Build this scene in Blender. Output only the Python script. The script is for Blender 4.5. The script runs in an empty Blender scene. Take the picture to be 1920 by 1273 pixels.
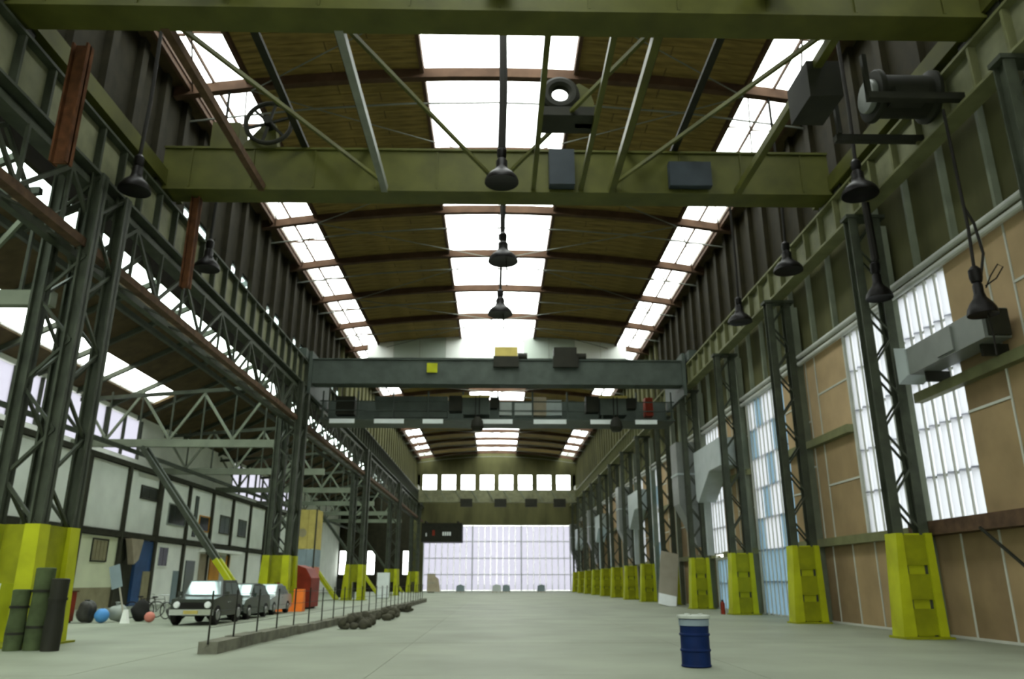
import bpy, bmesh, math, random
from mathutils import Vector, Matrix
random.seed(7)
SC = bpy.context.scene
COL = SC.collection
PI = math.pi

# ------------------------------------------------------------------ camera
F, CX, CY, HC = 1440.0, 960.0, 636.5, 1.55
VPX, VPY = 930.0, 1090.0                       # where the hall's long axis vanishes
yv = Vector((VPX - CX, -(VPY - CY), F)).normalized()
xv = (Vector((1, 0, 0)) - yv * yv.x).normalized()
zv = xv.cross(yv)
if zv.y < 0: zv = -zv
cam_d = bpy.data.cameras.new('camera'); cam = bpy.data.objects.new('camera', cam_d); COL.objects.link(cam)
R3 = Matrix(((xv.x, xv.y, -xv.z), (yv.x, yv.y, -yv.z), (zv.x, zv.y, -zv.z)))
cam.matrix_world = Matrix.Translation((0, 0, HC)) @ R3.to_4x4()
cam_d.lens = F / 1920 * 36; cam_d.sensor_width = 36; cam_d.clip_end = 2000; cam_d.clip_start = 0.05
SC.camera = cam
cam_d.dof.use_dof = True; cam_d.dof.focus_distance = 3.5; cam_d.dof.aperture_fstop = 3.2   # soft lens focused close

# ------------------------------------------------------------------ sky (bright overcast) and exposure
W = bpy.data.worlds.new('overcast_sky'); SC.world = W; W.use_nodes = True
bg = W.node_tree.nodes['Background']; bg.inputs[0].default_value = (0.97, 0.99, 0.92, 1); bg.inputs[1].default_value = 8.4
SC.view_settings.view_transform = 'Standard'; SC.view_settings.look = 'None'
SC.view_settings.exposure = 0.0; SC.view_settings.gamma = 1.0; SC.view_settings.use_curve_mapping = False
try: SC.cycles.max_bounces = 8; SC.cycles.diffuse_bounces = 5; SC.cycles.transparent_max_bounces = 16
except Exception: pass

def portal(name, c, sx, sy, rot):              # sky portals: they only steer sampling of the sky through the openings
    d = bpy.data.lights.new(name, 'AREA'); d.shape = 'RECTANGLE'; d.size = sx; d.size_y = sy
    d.cycles.is_portal = True
    o = bpy.data.objects.new(name, d); COL.objects.link(o); o.location = c; o.rotation_euler = rot
Y0, Y1 = -22.0, 128.0
YM, YL = (Y0 + Y1) / 2, (Y1 - Y0)
portal('sky_portal', (0, YM, 22.25), 6.5, YL, (0, 0, 0))
portal('sky_portal', (-11.5, YM, 21.6), 2.4, YL, (0, 0, 0))
portal('sky_portal', (11.5, YM, 21.6), 2.4, YL, (0, 0, 0))
portal('sky_portal', (-16.7, YM, 17.2), 5.4, YL, (0, math.radians(-26), 0))
portal('sky_portal', (-23.2, 15.5, 13.9), 1.8, 75, (0, math.radians(-26), 0))
portal('sky_portal', (0, -23.0, 5.2), 22, 10.4, (PI / 2, 0, 0))
portal('sky_portal', (-19.5, -23.0, 4.2), 9, 8.2, (PI / 2, 0, 0))
portal('sky_portal', (0, 128.6, 5.2), 25, 10.6, (-PI / 2, 0, 0))
portal('sky_portal', (-25.4, 42, 11.1), 2.6, 26, (0, PI / 2 + PI, 0))

# ------------------------------------------------------------------ materials
MATS = {}
def mat(name, c, rough=0.7, metal=0.0, var=0.25, scale=1.5, bump=0.0, dirt=None, stretch=(1, 1, 1), spec=0.15):
    m = bpy.data.materials.new(name); m.use_nodes = True; nt = m.node_tree; n = nt.nodes; l = nt.links
    b = n['Principled BSDF']; b.inputs['Roughness'].default_value = rough; b.inputs['Metallic'].default_value = metal
    b.inputs['Specular IOR Level'].default_value = spec
    if var > 0:
        tc = n.new('ShaderNodeTexCoord'); mp = n.new('ShaderNodeMapping'); mp.inputs['Scale'].default_value = stretch
        l.new(tc.outputs['Object'], mp.inputs['Vector'])
        nz = n.new('ShaderNodeTexNoise'); nz.inputs['Scale'].default_value = scale; nz.inputs['Detail'].default_value = 6
        l.new(mp.outputs[0], nz.inputs['Vector'])
        rp = n.new('ShaderNodeValToRGB'); l.new(nz.outputs[0], rp.inputs[0])
        lo = dirt if dirt else tuple(v * (1 - var) for v in c)
        rp.color_ramp.elements[0].position = 0.3; rp.color_ramp.elements[1].position = 0.65
        rp.color_ramp.elements[0].color = (*lo, 1); rp.color_ramp.elements[1].color = (*[min(1, v * (1 + var * 0.3)) for v in c], 1)
        l.new(rp.outputs[0], b.inputs['Base Color'])
        if bump > 0:
            bp = n.new('ShaderNodeBump'); bp.inputs['Strength'].default_value = bump; bp.inputs['Distance'].default_value = 0.02
            l.new(nz.outputs[0], bp.inputs['Height']); l.new(bp.outputs[0], b.inputs['Normal'])
    else: b.inputs['Base Color'].default_value = (*c, 1)
    MATS[name] = m; return m
def glassmat(name, trans, c_t, c_d, gloss=0.0, transl=True):
    m = bpy.data.materials.new(name); m.use_nodes = True; nt = m.node_tree; n = nt.nodes; l = nt.links
    n.remove(n['Principled BSDF']); out = n['Material Output']
    t = n.new('ShaderNodeBsdfTransparent'); t.inputs[0].default_value = (*c_t, 1)
    d = n.new('ShaderNodeBsdfTranslucent' if transl else 'ShaderNodeBsdfDiffuse'); d.inputs[0].default_value = (*c_d, 1)
    mx = n.new('ShaderNodeMixShader'); mx.inputs[0].default_value = 1 - trans
    l.new(t.outputs[0], mx.inputs[1]); l.new(d.outputs[0], mx.inputs[2]); last = mx
    if gloss > 0:
        g = n.new('ShaderNodeBsdfGlossy'); g.inputs['Roughness'].default_value = 0.15
        mg = n.new('ShaderNodeMixShader'); mg.inputs[0].default_value = gloss
        l.new(mx.outputs[0], mg.inputs[1]); l.new(g.outputs[0], mg.inputs[2]); last = mg
    l.new(last.outputs[0], out.inputs[0]); MATS[name] = m; return m

mat('concrete', (0.2216, 0.2456, 0.1792), 0.55, var=0.22, scale=0.35, bump=0.05)
mat('concrete_base', (0.154, 0.168, 0.126), 0.8)
mat('kerb', (0.1485, 0.1485, 0.1080), 0.9, var=0.4, scale=2.5, bump=0.3)
mat('outside_ground', (0.45, 0.45, 0.43), 0.9)
mat('roof_wood', (0.235, 0.165, 0.052), 0.85, var=0.45, scale=0.8, stretch=(1, 6, 1))
mat('roof_dark', (0.0780, 0.0572, 0.0281), 0.9, var=0.3)
mat('beam_brown', (0.0832, 0.0480, 0.0288), 0.8, var=0.3)
mat('tie_grey', (0.1800, 0.1920, 0.1620), 0.6, var=0.2)
mat('steel_green', (0.0480, 0.0562, 0.0368), 0.55, var=0.35, scale=2.0)
mat('steel_dark', (0.0192, 0.0198, 0.0126), 0.6, var=0.3)
mat('steel_light', (0.1688, 0.1913, 0.1350), 0.55, var=0.2)
mat('olive_rail', (0.1500, 0.1560, 0.0720), 0.55, var=0.25)
mat('girder_plate', (0.1800, 0.1860, 0.1080), 0.6, var=0.3)
mat('crane_olive', (0.0737, 0.0774, 0.0156), 0.5, var=0.3, scale=1.0)
mat('crane_grey', (0.0602, 0.0763, 0.0623), 0.5, var=0.25)
mat('rust', (0.1024, 0.0416, 0.0160), 0.85, var=0.45, scale=3)
mat('rust_dull', (0.0840, 0.0510, 0.0285), 0.85, var=0.4, scale=3)
mat('yellow', (0.3536, 0.3876, 0.0093), 0.5, var=0.25, scale=1.2)
mat('yellow_dark', (0.2250, 0.2423, 0.0053), 0.55, var=0.3)
mat('board_brown', (0.2915, 0.2101, 0.1077), 0.75, var=0.18, scale=0.9)
mat('board_tan', (0.4061, 0.2948, 0.1609), 0.7, var=0.15, scale=0.9)
mat('board_dark', (0.2157, 0.1530, 0.0786), 0.75, var=0.2, scale=0.9)
mat('white_strip', (0.4760, 0.4896, 0.4216), 0.5, var=0.1)
mat('white_pipe', (0.4500, 0.4680, 0.4200), 0.4, var=0.15)
mat('wall_olive', (0.0840, 0.0840, 0.0336), 0.8, var=0.35, scale=0.7, stretch=(1, 1, .3))
mat('wall_near_shaded', (0.0200, 0.0170, 0.0060), 0.8, var=0.35)  # upper wall, near stretch: shade put into the colour
mat('wall_far_lit', (0.1913, 0.1913, 0.0900), 0.8, var=0.3, scale=0.7)  # upper wall, far stretch: daylight put into the colour
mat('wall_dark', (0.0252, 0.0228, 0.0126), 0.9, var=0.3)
mat('pale_blue', (0.42, 0.49, 0.50), 0.7, var=0.2)
mat('duct_grey', (0.1786, 0.1934, 0.1736), 0.4, metal=0.2, var=0.15)
mat('duct_light', (0.3698, 0.4208, 0.4080), 0.4, metal=0.1, var=0.12)
mat('lamp_black', (0.0039, 0.0030, 0.0018), 0.45, var=0.3)
mat('cable', (0.0100, 0.0090, 0.0060), 0.6, var=0)
mat('navy', (0.006, 0.016, 0.062), 0.5, var=0.25, scale=4, spec=0.06)
mat('box_slate', (0.030, 0.040, 0.046), 0.5, var=0.2)
mat('lid', (0.3720, 0.4080, 0.3480), 0.5, var=0.15, scale=6)
mat('off_white', (0.86, 0.89, 0.82), 0.8, var=0.1, scale=0.6)
mat('cream', (0.74, 0.78, 0.54), 0.8, var=0.12, scale=0.6)
mat('grey_plaster', (0.30, 0.33, 0.29), 0.8, var=0.15)
mat('plinth', (0.30, 0.27, 0.16), 0.85, var=0.2)
mat('timber_dark', (0.045, 0.045, 0.03), 0.8, var=0.3)
mat('blue_door', (0.035, 0.09, 0.22), 0.5, var=0.2)
mat('orange_door', (0.62, 0.28, 0.02), 0.5, var=0.15)
mat('window_dark', (0.03, 0.035, 0.03), 0.12, var=0)
mat('window_mid', (0.10, 0.12, 0.11), 0.2, var=0)
mat('red', (0.22, 0.028, 0.012), 0.55, var=0.3)
mat('orange', (0.72, 0.17, 0.02), 0.5, var=0.2)
mat('pink_paint', (0.55, 0.20, 0.15), 0.7, var=0.2)
mat('greyblue_paint', (0.22, 0.28, 0.30), 0.7, var=0.2)
mat('ochre_paint', (0.46, 0.38, 0.11), 0.7, var=0.2)
mat('car_dark', (0.030, 0.036, 0.028), 0.22, metal=0.2, var=0.1, spec=0.6)
mat('car_green', (0.035, 0.050, 0.040), 0.2, metal=0.2, var=0.1, spec=0.6)
mat('car_silver', (0.34, 0.38, 0.36), 0.25, metal=0.5, var=0.1, spec=0.6)
mat('tyre', (0.012, 0.011, 0.009), 0.8, var=0)
mat('rim', (0.25, 0.26, 0.24), 0.35, metal=0.7, var=0)
mat('car_glass', (0.30, 0.36, 0.36), 0.06, metal=0.6, var=0, spec=0.9)
mat('headlight', (0.75, 0.78, 0.75), 0.15, var=0)
mat('tail_red', (0.35, 0.02, 0.01), 0.3, var=0)
mat('chrome', (0.55, 0.57, 0.55), 0.25, metal=0.9, var=0)
mat('sack', (0.0440, 0.0440, 0.0360), 0.5, var=0.4, scale=4)
mat('blue_plastic', (0.08, 0.26, 0.55), 0.4, var=0.1)
mat('tarp_green', (0.055, 0.075, 0.03), 0.8, var=0.4, scale=3, bump=.3)
mat('rubble', (0.0686, 0.0665, 0.0441), 0.9, var=0.4, scale=4, bump=.4)
mat('white_sheet', (0.78, 0.84, 0.82), 0.6, var=0.08)
mat('grey_sheet', (0.50, 0.55, 0.52), 0.6, var=0.1)
mat('leaning_board', (0.3097, 0.2925, 0.2250), 0.6, var=0.1)
mat('cloth_dark', (0.02, 0.02, 0.018), 0.9, var=0)
mat('grey_blue', (0.1980, 0.2520, 0.2640), 0.6, var=0.1)
mat('brown_pack', (0.36, 0.31, 0.22), 0.8, var=0.2)
glassmat('sky_glass', 0.82, (0.97, 0.98, 1.0), (0.7, 0.74, 0.72))
glassmat('door_glass', 0.06, (0.9, 0.9, 0.95), (0.345, 0.34, 0.385))
glassmat('dull_glass', 0.85, (0.86, 0.92, 0.92), (0.5, 0.55, 0.55))
glassmat('sheet_white', 0.05, (0.9, 0.95, 1.0), (0.47, 0.48, 0.51), 0.03)
glassmat('sheet_blue', 0.03, (0.6, 0.85, 1.0), (0.25, 0.32, 0.375), 0.04)
def curtainmat(name, c):
    m = bpy.data.materials.new(name); m.use_nodes = True; n = m.node_tree.nodes; l = m.node_tree.links; n.remove(n['Principled BSDF'])
    d = n.new('ShaderNodeBsdfDiffuse'); tl = n.new('ShaderNodeBsdfTranslucent'); mx = n.new('ShaderNodeMixShader'); mx.inputs[0].default_value = .48
    d.inputs[0].default_value = (*c, 1); tl.inputs[0].default_value = (*c, 1)
    l.new(d.outputs[0], mx.inputs[1]); l.new(tl.outputs[0], mx.inputs[2]); l.new(mx.outputs[0], n['Material Output'].inputs[0]); MATS[name] = m
curtainmat('curtain_white', (0.95, 0.97, 0.94)); curtainmat('curtain_grey', (0.66, 0.72, 0.66))
M = MATS

# ------------------------------------------------------------------ helpers
ORG = {}
class MB:
    def __init__(s): s.v = []; s.f = []; s.smooth = False
    def box(s, x0, x1, y0, y1, z0, z1, ch=0.0):
        n = len(s.v)
        s.v += [(x0, y0, z0), (x1, y0, z0), (x1, y1, z0), (x0, y1, z0), (x0, y0, z1), (x1, y0, z1), (x1, y1, z1), (x0, y1, z1)]
        s.f += [tuple(n + i for i in q) for q in ((0, 3, 2, 1), (4, 5, 6, 7), (0, 1, 5, 4), (1, 2, 6, 5), (2, 3, 7, 6), (3, 0, 4, 7))]
        return s
    def bar(s, a, b, w, h, up=(0, 0, 1)):
        a = Vector(a); b = Vector(b); d = (b - a).normalized(); u = Vector(up)
        if abs(d.dot(u)) > 0.98: u = Vector((0, 1, 0)) if abs(d.y) < .9 else Vector((1, 0, 0))
        r = d.cross(u).normalized(); u = r.cross(d)
        n = len(s.v)
        for p in (a, b):
            for i, j in ((-1, -1), (1, -1), (1, 1), (-1, 1)): s.v.append(tuple(p + r * (i * w / 2) + u * (j * h / 2)))
        s.f += [tuple(n + i for i in q) for q in ((0, 1, 2, 3), (7, 6, 5, 4), (0, 4, 5, 1), (1, 5, 6, 2), (2, 6, 7, 3), (3, 7, 4, 0))]
        return s
    def tube(s, pts, r, n=8, closed=False):
        pts = [Vector(p) for p in pts]; N = len(pts); base = len(s.v); rr = r if isinstance(r, (list, tuple)) else [r] * N
        prev = None
        for i, p in enumerate(pts):
            if closed: d = (pts[(i + 1) % N] - pts[i - 1]).normalized()
            else: d = (pts[min(i + 1, N - 1)] - pts[max(i - 1, 0)]).normalized()
            if prev is None:
                u = Vector((0, 0, 1)) if abs(d.z) < .9 else Vector((1, 0, 0))
            else: u = prev
            u = (u - d * u.dot(d)).normalized(); w = d.cross(u); prev = u
            for k in range(n):
                a = 2 * PI * k / n; s.v.append(tuple(p + (u * math.cos(a) + w * math.sin(a)) * rr[i]))
        for i in range(N if closed else N - 1):
            j = (i + 1) % N
            for k in range(n):
                k2 = (k + 1) % n; s.f.append((base + i * n + k, base + i * n + k2, base + j * n + k2, base + j * n + k))
        if not closed:
            s.f.append(tuple(base + k for k in reversed(range(n)))); s.f.append(tuple(base + (N - 1) * n + k for k in range(n)))
        s.smooth = True; return s
    def lathe(s, prof, c=(0, 0, 0), n=24, axis='z'):
        base = len(s.v); c = Vector(c)
        for r, h in prof:
            for k in range(n):
                a = 2 * PI * k / n; p = (r * math.cos(a), r * math.sin(a), h)
                if axis == 'x': p = (h, p[0], p[1])
                elif axis == 'y': p = (p[0], h, p[1])
                s.v.append(tuple(c + Vector(p)))
        for i in range(len(prof) - 1):
            for k in range(n):
                k2 = (k + 1) % n; s.f.append((base + i * n + k, base + i * n + k2, base + (i + 1) * n + k2, base + (i + 1) * n + k))
        s.f.append(tuple(base + k for k in reversed(range(n)))); s.f.append(tuple(base + (len(prof) - 1) * n + k for k in range(n)))
        s.smooth = True; return s
    def prism(s, poly, a0, a1, axis='y', scale1=None):
        # poly of 2-D points extruded along an axis: 'y' -> poly is (x,z); 'x' -> (y,z); 'z' -> (x,y)
        n = len(poly); b = len(s.v)
        for a in (a0, a1):
            for p, q in poly: s.v.append({'y': (p, a, q), 'x': (a, p, q), 'z': (p, q, a)}[axis])
        s.f.append(tuple(b + i for i in range(n))); s.f.append(tuple(b + n + i for i in reversed(range(n))))
        for i in range(n):
            j = (i + 1) % n; s.f.append((b + i, b + n + i, b + n + j, b + j))
        return s
    def mesh(s, name, org=(0, 0, 0)):
        me = bpy.data.meshes.new(name); o = Vector(org)
        me.from_pydata([tuple(Vector(v) - o) for v in s.v], [], s.f); me.update()
        bm = bmesh.new(); bm.from_mesh(me); bmesh.ops.recalc_face_normals(bm, faces=bm.faces)
        if s.smooth:
            for f in bm.faces: f.smooth = True
            for e in bm.edges:
                if len(e.link_faces) == 2 and e.calc_face_angle(0) > 0.6: e.smooth = False
        bm.to_mesh(me); bm.free(); return me
    def build(s, name, m, parent=None, loc=None):
        org = ORG.get(parent.name, (0, 0, 0)) if parent else (loc or (0, 0, 0))
        me = s.mesh(name, org); me.materials.append(M[m])
        o = bpy.data.objects.new(name, me); COL.objects.link(o)
        if parent: o.parent = parent; ORG[o.name] = org
        else: o.location = org; ORG[o.name] = org
        return o
def B(*a): return MB().box(*a)
def inst(name, me, parent, loc, rot=(0, 0, 0), sc=(1, 1, 1)):
    o = bpy.data.objects.new(name, me); COL.objects.link(o)
    o.parent = parent; org = ORG.get(parent.name, (0, 0, 0)) if parent else (0, 0, 0)
    o.location = Vector(loc) - Vector(org); o.rotation_euler = rot; o.scale = sc
    return o
def shared(mb, name, m):
    me = mb.mesh(name); me.materials.append(M[m]); return me
def tag(o, label, cat, group=None):
    o['label'] = label; o['category'] = cat
    if group: o['group'] = group
    return o
def thing(name, label, cat, loc=(0, 0, 0), group=None):
    o = bpy.data.objects.new(name, None); COL.objects.link(o); o.location = loc; o.empty_display_size = 0.2
    ORG[o.name] = tuple(loc); return tag(o, label, cat, group)
def struct(o): o['kind'] = 'structure'; return o
def dup(root, loc, label=None, group=None, rotz=None):
    r = root.copy(); COL.objects.link(r); r.location = loc
    if rotz is not None: r.rotation_euler = (0, 0, rotz)
    if label: r['label'] = label
    if group: r['group'] = group
    ORG[r.name] = tuple(loc)
    for ch in root.children:
        c = ch.copy(); COL.objects.link(c); c.parent = r
        for g in ch.children:
            d = g.copy(); COL.objects.link(d); d.parent = c
    return r
def rz(x): return 22.0 - 0.0064 * x * x
G = 6.15                                        # roof grid
GY = [45.8 + G * k for k in range(-11, 14)]     # -21.85 ... 125.75

# ------------------------------------------------------------------ ground, floor
g = struct(B(-400, 400, -300, 500, -1.0, -0.30).build('ground_outside', 'outside_ground'))
fl = struct(B(-25.3, 13.6, Y0, Y1 + .6, -0.29, -0.02).build('floor', 'concrete_base'))
sx = [-25.2, -19.0, -13.4, -7.4, -2.2, 4.6, 13.45]; SLY = 7.3; yy = Y0
while yy < Y1:
    for i in range(6):
        y1 = min(yy + SLY, Y1 + .5)
        dz = random.uniform(-.004, .0)
        B(sx[i] + .005, sx[i + 1] - .005, yy + .008, y1 - .008, -0.10, dz).build('floor_slab', 'concrete', fl)
    yy += SLY

# ------------------------------------------------------------------ roof
def arch_strip(mb, xa, xb, ya, yb, t0, t1, n=6):
    xs = [xa + (xb - xa) * i / n for i in range(n + 1)]
    poly = [(x, rz(x) + t0) for x in xs] + [(x, rz(x) + t1) for x in reversed(xs)]
    mb.prism(poly, ya, yb)
rb = MB()
for xa, xb in ((-13.45, -12.6), (-10.4, -3.15), (3.15, 10.4), (12.6, 13.45)): arch_strip(rb, xa, xb, Y0, Y1 + .4, .06, .36)
ceil = struct(rb.build('ceiling', 'roof_dark'))
# boards lining the roof between the skylights, near part laid board by board
bw = G / 9
cols = [(-10.38, -6.9), (-6.86, -3.17), (3.17, 6.86), (6.9, 10.38)]
cols2 = [(-10.38, -5.2), (-5.16, -3.17), (3.17, 5.2), (5.24, 10.38)]
bm_ = []
for cc in (cols, cols2):
    row = []
    for xa, xb in cc:
        me_b = MB(); xs = [xa + (xb - xa) * i / 3 for i in range(4)]
        me_b.prism([(x, rz(x)) for x in xs] + [(x, rz(x) + .06) for x in reversed(xs)], 0.015, bw - .015)
        row.append([shared(me_b, 'roof_board', 'roof_wood')])
    bm_.append(row)
k = 0; yb = 21.2
while yb < 64.0 and k < 70:
    for i in range(4):
        inst('roof_board', bm_[k % 2][i][0], ceil, (0, yb, random.uniform(-.012, .0)))
    yb += bw; k += 1
rest = MB(); ybb = yb
while ybb < Y1 - bw:
    for i in range(4):
        xa, xb = cols[i]; rest.prism([(xa, rz(xa)), ((xa + xb) / 2, rz((xa + xb) / 2)), (xb, rz(xb)), (xb, rz(xb) + .06), (xa, rz(xa) + .06)], ybb + .02, ybb + bw - .02)
    ybb += bw
ro = rest.build('roof_board_far', 'roof_wood', ceil); ro['kind'] = 'stuff'
# transverse beams, one object, shared
bmb = MB(); arch_strip(bmb, -13.3, 13.3, -.16, .16, -.42, .02, 14)
bme = shared(bmb, 'roof_beam', 'beam_brown')
tmb = MB(); tmb.tube([(x, 0, rz(x) - .75) for x in (-13.2, -8, -4, 0, 4, 8, 13.2)], .045, 6)
tme = shared(tmb, 'tie_rod', 'tie_grey')
for y in GY:
    inst('roof_beam', bme, ceil, (0, y, 0)); inst('tie_rod', tme, ceil, (0, y + 1.2, 0))
# purlin stringers along the strips
for x in (-12.7, -10.3, -3.2, 3.2, 10.3, 12.7):
    B(x - .08, x + .08, Y0, Y1, rz(x) - .24, rz(x) + .05).build('purlin', 'beam_brown', ceil)
# wind bracing rods under the roof
for i, y in enumerate(GY[6:-1]):
    for sgn in (-1, 1):
        MB().tube([(sgn * .4, y, rz(0) - .5), (sgn * 10.2, y + G, rz(10) - .5)] if i % 2 else [(sgn * 10.2, y, rz(10) - .5), (sgn * .4, y + G, rz(0) - .5)], .028, 5).build('bracing_rod', 'tie_grey', ceil)
        MB().tube([(sgn * 10.4, y, rz(10) - .3), (sgn * 12.6, y + G, rz(12.6) - .3)], .035, 5).build('bracing_rod', 'rust_dull', ceil)
# skylights: frame + panes
def skylight(name, xs, rows):
    fr = MB()
    for x in xs: fr.box(x - .035, x + .035, Y0, Y1, rz(x) - .02, rz(x) + .14)
    o = struct(fr.build(name, 'beam_brown'))
    for i in range(len(xs) - 1):
        xa, xb = xs[i] + .03, xs[i + 1] - .03; xm = (xa + xb) / 2
        dx = xb - xa; zz0 = rz(xa) + .1; zz1 = rz(xb) + .1; L = G / rows
        mb = MB(); mb.prism([(-dx / 2, zz0 - rz(xm)), (dx / 2, zz1 - rz(xm)), (dx / 2, zz1 - rz(xm) + .02), (-dx / 2, zz0 - rz(xm) + .02)], .03, L - .03)
        me = shared(mb, 'pane', 'sky_glass')
        bar = shared(MB().box(-dx / 2, dx / 2, -.03, .03, zz0 - rz(xm) - .05, zz0 - rz(xm) + .06), 'glazing_bar', 'beam_brown')
        for y in GY[:-1] + [GY[-1]]:
            for r in range(rows):
                ya = y + r * L
                if ya > Y1 - .5: continue
                inst('pane', me, o, (xm, ya, rz(xm)))
                if r: inst('glazing_bar', bar, o, (xm, ya, rz(xm)))
    return o
skylight('window_1', [-3.15, 0.05, 3.15], 1)
skylight('window_2', [-12.6, -11.75, -10.4], 2)
skylight('window_3', [10.4, 11.5, 12.6], 2)

# ------------------------------------------------------------------ right wall
GL_LOW = [(10.0, 15.4), (34.6, 40.0), (45.5, 48.0), (63.0, 67.6), (91.0, 95.0), (115, 119)]
GL_UP = [(-3.6, 3.4), (10.0, 15.4), (21.0, 28.0), (34.6, 40.0), (45.5, 49.2), (63.0, 67.6), (70.4, 74.0), (91.0, 95.0), (98, 101), (115, 119)]
def solids(gl):
    out = []; a = Y0
    for p, q in gl: out.append((a, p)); a = q
    out.append((a, Y1 + .3)); return out
wr = MB()
for a, b in solids(GL_LOW): wr.box(13.40, 13.60, a, b, -.1, 3.05)
for a, b in solids(GL_UP): wr.box(13.40, 13.60, a, b, 3.05, 10.65)
wr.box(13.40, 13.60, Y0, Y1 + .3, 10.65, 21.3)
wall_r = struct(wr.build('wall_right', 'wall_olive'))
strips = []
def panel(ya, yb, za, zb, m):
    B(13.30, 13.40, ya + .012, yb - .012, za + .012, zb - .012).build('wall_panel', m, wall_r)
def batten_v(y, za, zb): B(13.27, 13.40, y - .028, y + .028, za, zb).build('joint_strip', 'white_strip', wall_r)
def batten_h(ya, yb, z): B(13.27, 13.40, ya, yb, z - .035, z + .035).build('joint_strip', 'white_strip', wall_r)
for a, b in solids(GL_LOW):
    if b < 8: continue
    a = max(a, 8.0); n = max(1, round((b - a) / 1.75)); st = (b - a) / n
    for i in range(n):
        panel(a + i * st, a + (i + 1) * st, 0.05, 3.0, random.choice(['board_brown', 'board_brown', 'board_dark']))
        if a + i * st < 80: batten_v(a + i * st, 0.02, 3.0)
    B(13.26, 13.40, a, b, 0, .07).build('base_strip', 'white_strip', wall_r)
for a, b in solids(GL_UP):
    if b < 8: continue
    y = max(a, 8.0); i = 0
    while y < b - .3:
        w = (2.75, .95, 1.9)[i % 3]; e = min(b, y + w)
        if b - e < .6: e = b
        zs = [3.05, 5.2, 7.0, 8.9, 10.6] if i % 3 == 0 else ([3.05, 7.0, 10.6] if i % 3 == 1 else [3.05, 6.1, 8.0, 10.6])
        for q in range(len(zs) - 1):
            panel(y, e, zs[q], zs[q + 1], 'board_tan' if zs[q] > 6.9 else random.choice(['board_brown', 'board_brown', 'board_dark']))
            if y < 75 and q and abs(zs[q] - 7) > .1: batten_h(y, e, zs[q])
        if y < 80: batten_v(y, 3.05, 10.6)
        y = e; i += 1
# horizontal rails
for z, w in ((3.02, .30), (7.0, .30)):
    for a, b in solids(GL_LOW if z < 4 else GL_UP):
        if b < 23: continue
        B(13.02, 13.30, max(a, 23.8), b, z - w / 2, z + w / 2).build('wall_rail', 'olive_rail', wall_r)
B(13.02, 13.30, 8, 23.2, 6.85, 7.15).build('wall_rail', 'olive_rail', wall_r)
B(12.75, 13.30, 8, 24.2, 2.85, 3.25).build('sill_beam', 'rust_dull', wall_r)
# posts of the wall, light green, on both sides of the columns
for y in [23.2 + 8.2 * k for k in range(-1, 13)]:
    B(13.0, 13.32, y + .55, y + .95, 0, 13.2).build('wall_post', 'steel_light', wall_r)
# posts above the pipes
y = 12.0
while y < 126:
    B(13.2, 13.42, y - .06, y + .06, 10.9, 14.4).build('upper_post', 'steel_light' if y < 60 else 'olive_rail', wall_r); y += 2.05
y = 12.0
while y < 127:
    B(13.12, 13.42, y - .22, y + .22, 14.4, 20.8).build('wall_rib', 'wall_near_shaded' if y < 60 else 'wall_olive', wall_r); y += 2.05  # ribs follow the painted shade, dark near and olive beyond
B(13.34, 13.41, 8, 64, 14.5, 20.8).build('wall_tone_face', 'wall_near_shaded', wall_r)  # near stretch coloured dark to imitate shade
B(13.34, 13.41, 64, 127.8, 14.5, 20.8).build('wall_tone_face', 'wall_far_lit', wall_r)  # far stretch coloured lighter to imitate daylight on the wall
for z, t in ((10.55, 'lower white pipe along the head of the brown wall boards'), (10.85, 'upper white pipe along the head of the brown wall boards')):
    tag(MB().tube([(13.12, 8, z), (13.12, 127, z)], .10, 10).build('wall_pipe', 'white_pipe'), t, 'pipe')

# corrugated translucent sheets
def corr_mesh(w, h, m, amp=.11, waves=2):
    mb = MB(); N = waves * 8
    for t in (0, .012):
        for i in range(N + 1):
            yy_ = w * i / N; x = amp * math.sin(2 * PI * i / 8) + t
            mb.v += [(x, yy_, 0), (x, yy_, h)]
    o = 2 * (N + 1)
    for i in range(N):
        a = 2 * i; mb.f.append((a, a + 2, a + 3, a + 1)); mb.f.append((o + a, o + a + 1, o + a + 3, o + a + 2))
    mb.smooth = True
    return shared(mb, 'corrugated_sheet', m)
cm = {}
wn = 4
def glazing(a, b, z0, z1, blue):
    global wn
    n = max(1, round((b - a) / 1.1)); w = (b - a) / n; nz = max(1, round((z1 - z0) / 1.45)); h = (z1 - z0) / nz
    fr = MB()
    fr.box(13.36, 13.6, a - .08, a + .10, z0, z1); fr.box(13.36, 13.6, b - .10, b + .08, z0, z1)
    fr.box(13.36, 13.6, a, b, z1 - .08, z1 + .08); fr.box(13.36, 13.6, a, b, z0 - .02, z0 + .06)
    for i in range(1, 2 * n): fr.box(13.30, 13.36, a + i * w / 2 - .02, a + i * w / 2 + .02, z0, z1)
    for j in range(1, nz): fr.box(13.50, 13.56, a, b, z0 + j * h - .03, z0 + j * h + .03)
    wo = struct(fr.build('window_%d' % wn, 'white_strip')); wn += 1
    for i in range(n):
        for j in range(nz):
            m = 'sheet_blue' if (blue and (j < 2 or (i + j) % 3 == 0 or i == 0)) else 'sheet_white'
            key = (round(w, 3), round(h, 3), m)
            if key not in cm: cm[key] = corr_mesh(w, h + .05, m)
            inst('corrugated_sheet', cm[key], wo, (13.46 + .015 * (j % 2), a + i * w, z0 + j * h))
for a, b in GL_UP:
    low = any(abs(a - p) < .1 and abs(b - q) < .1 for p, q in GL_LOW)
    glazing(a, b, 0.0 if low else 3.1, 10.6, a in (34.6, 63.0, 91.0))
glazing(45.5, 48.0, 0.0, 2.85, True)

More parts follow.
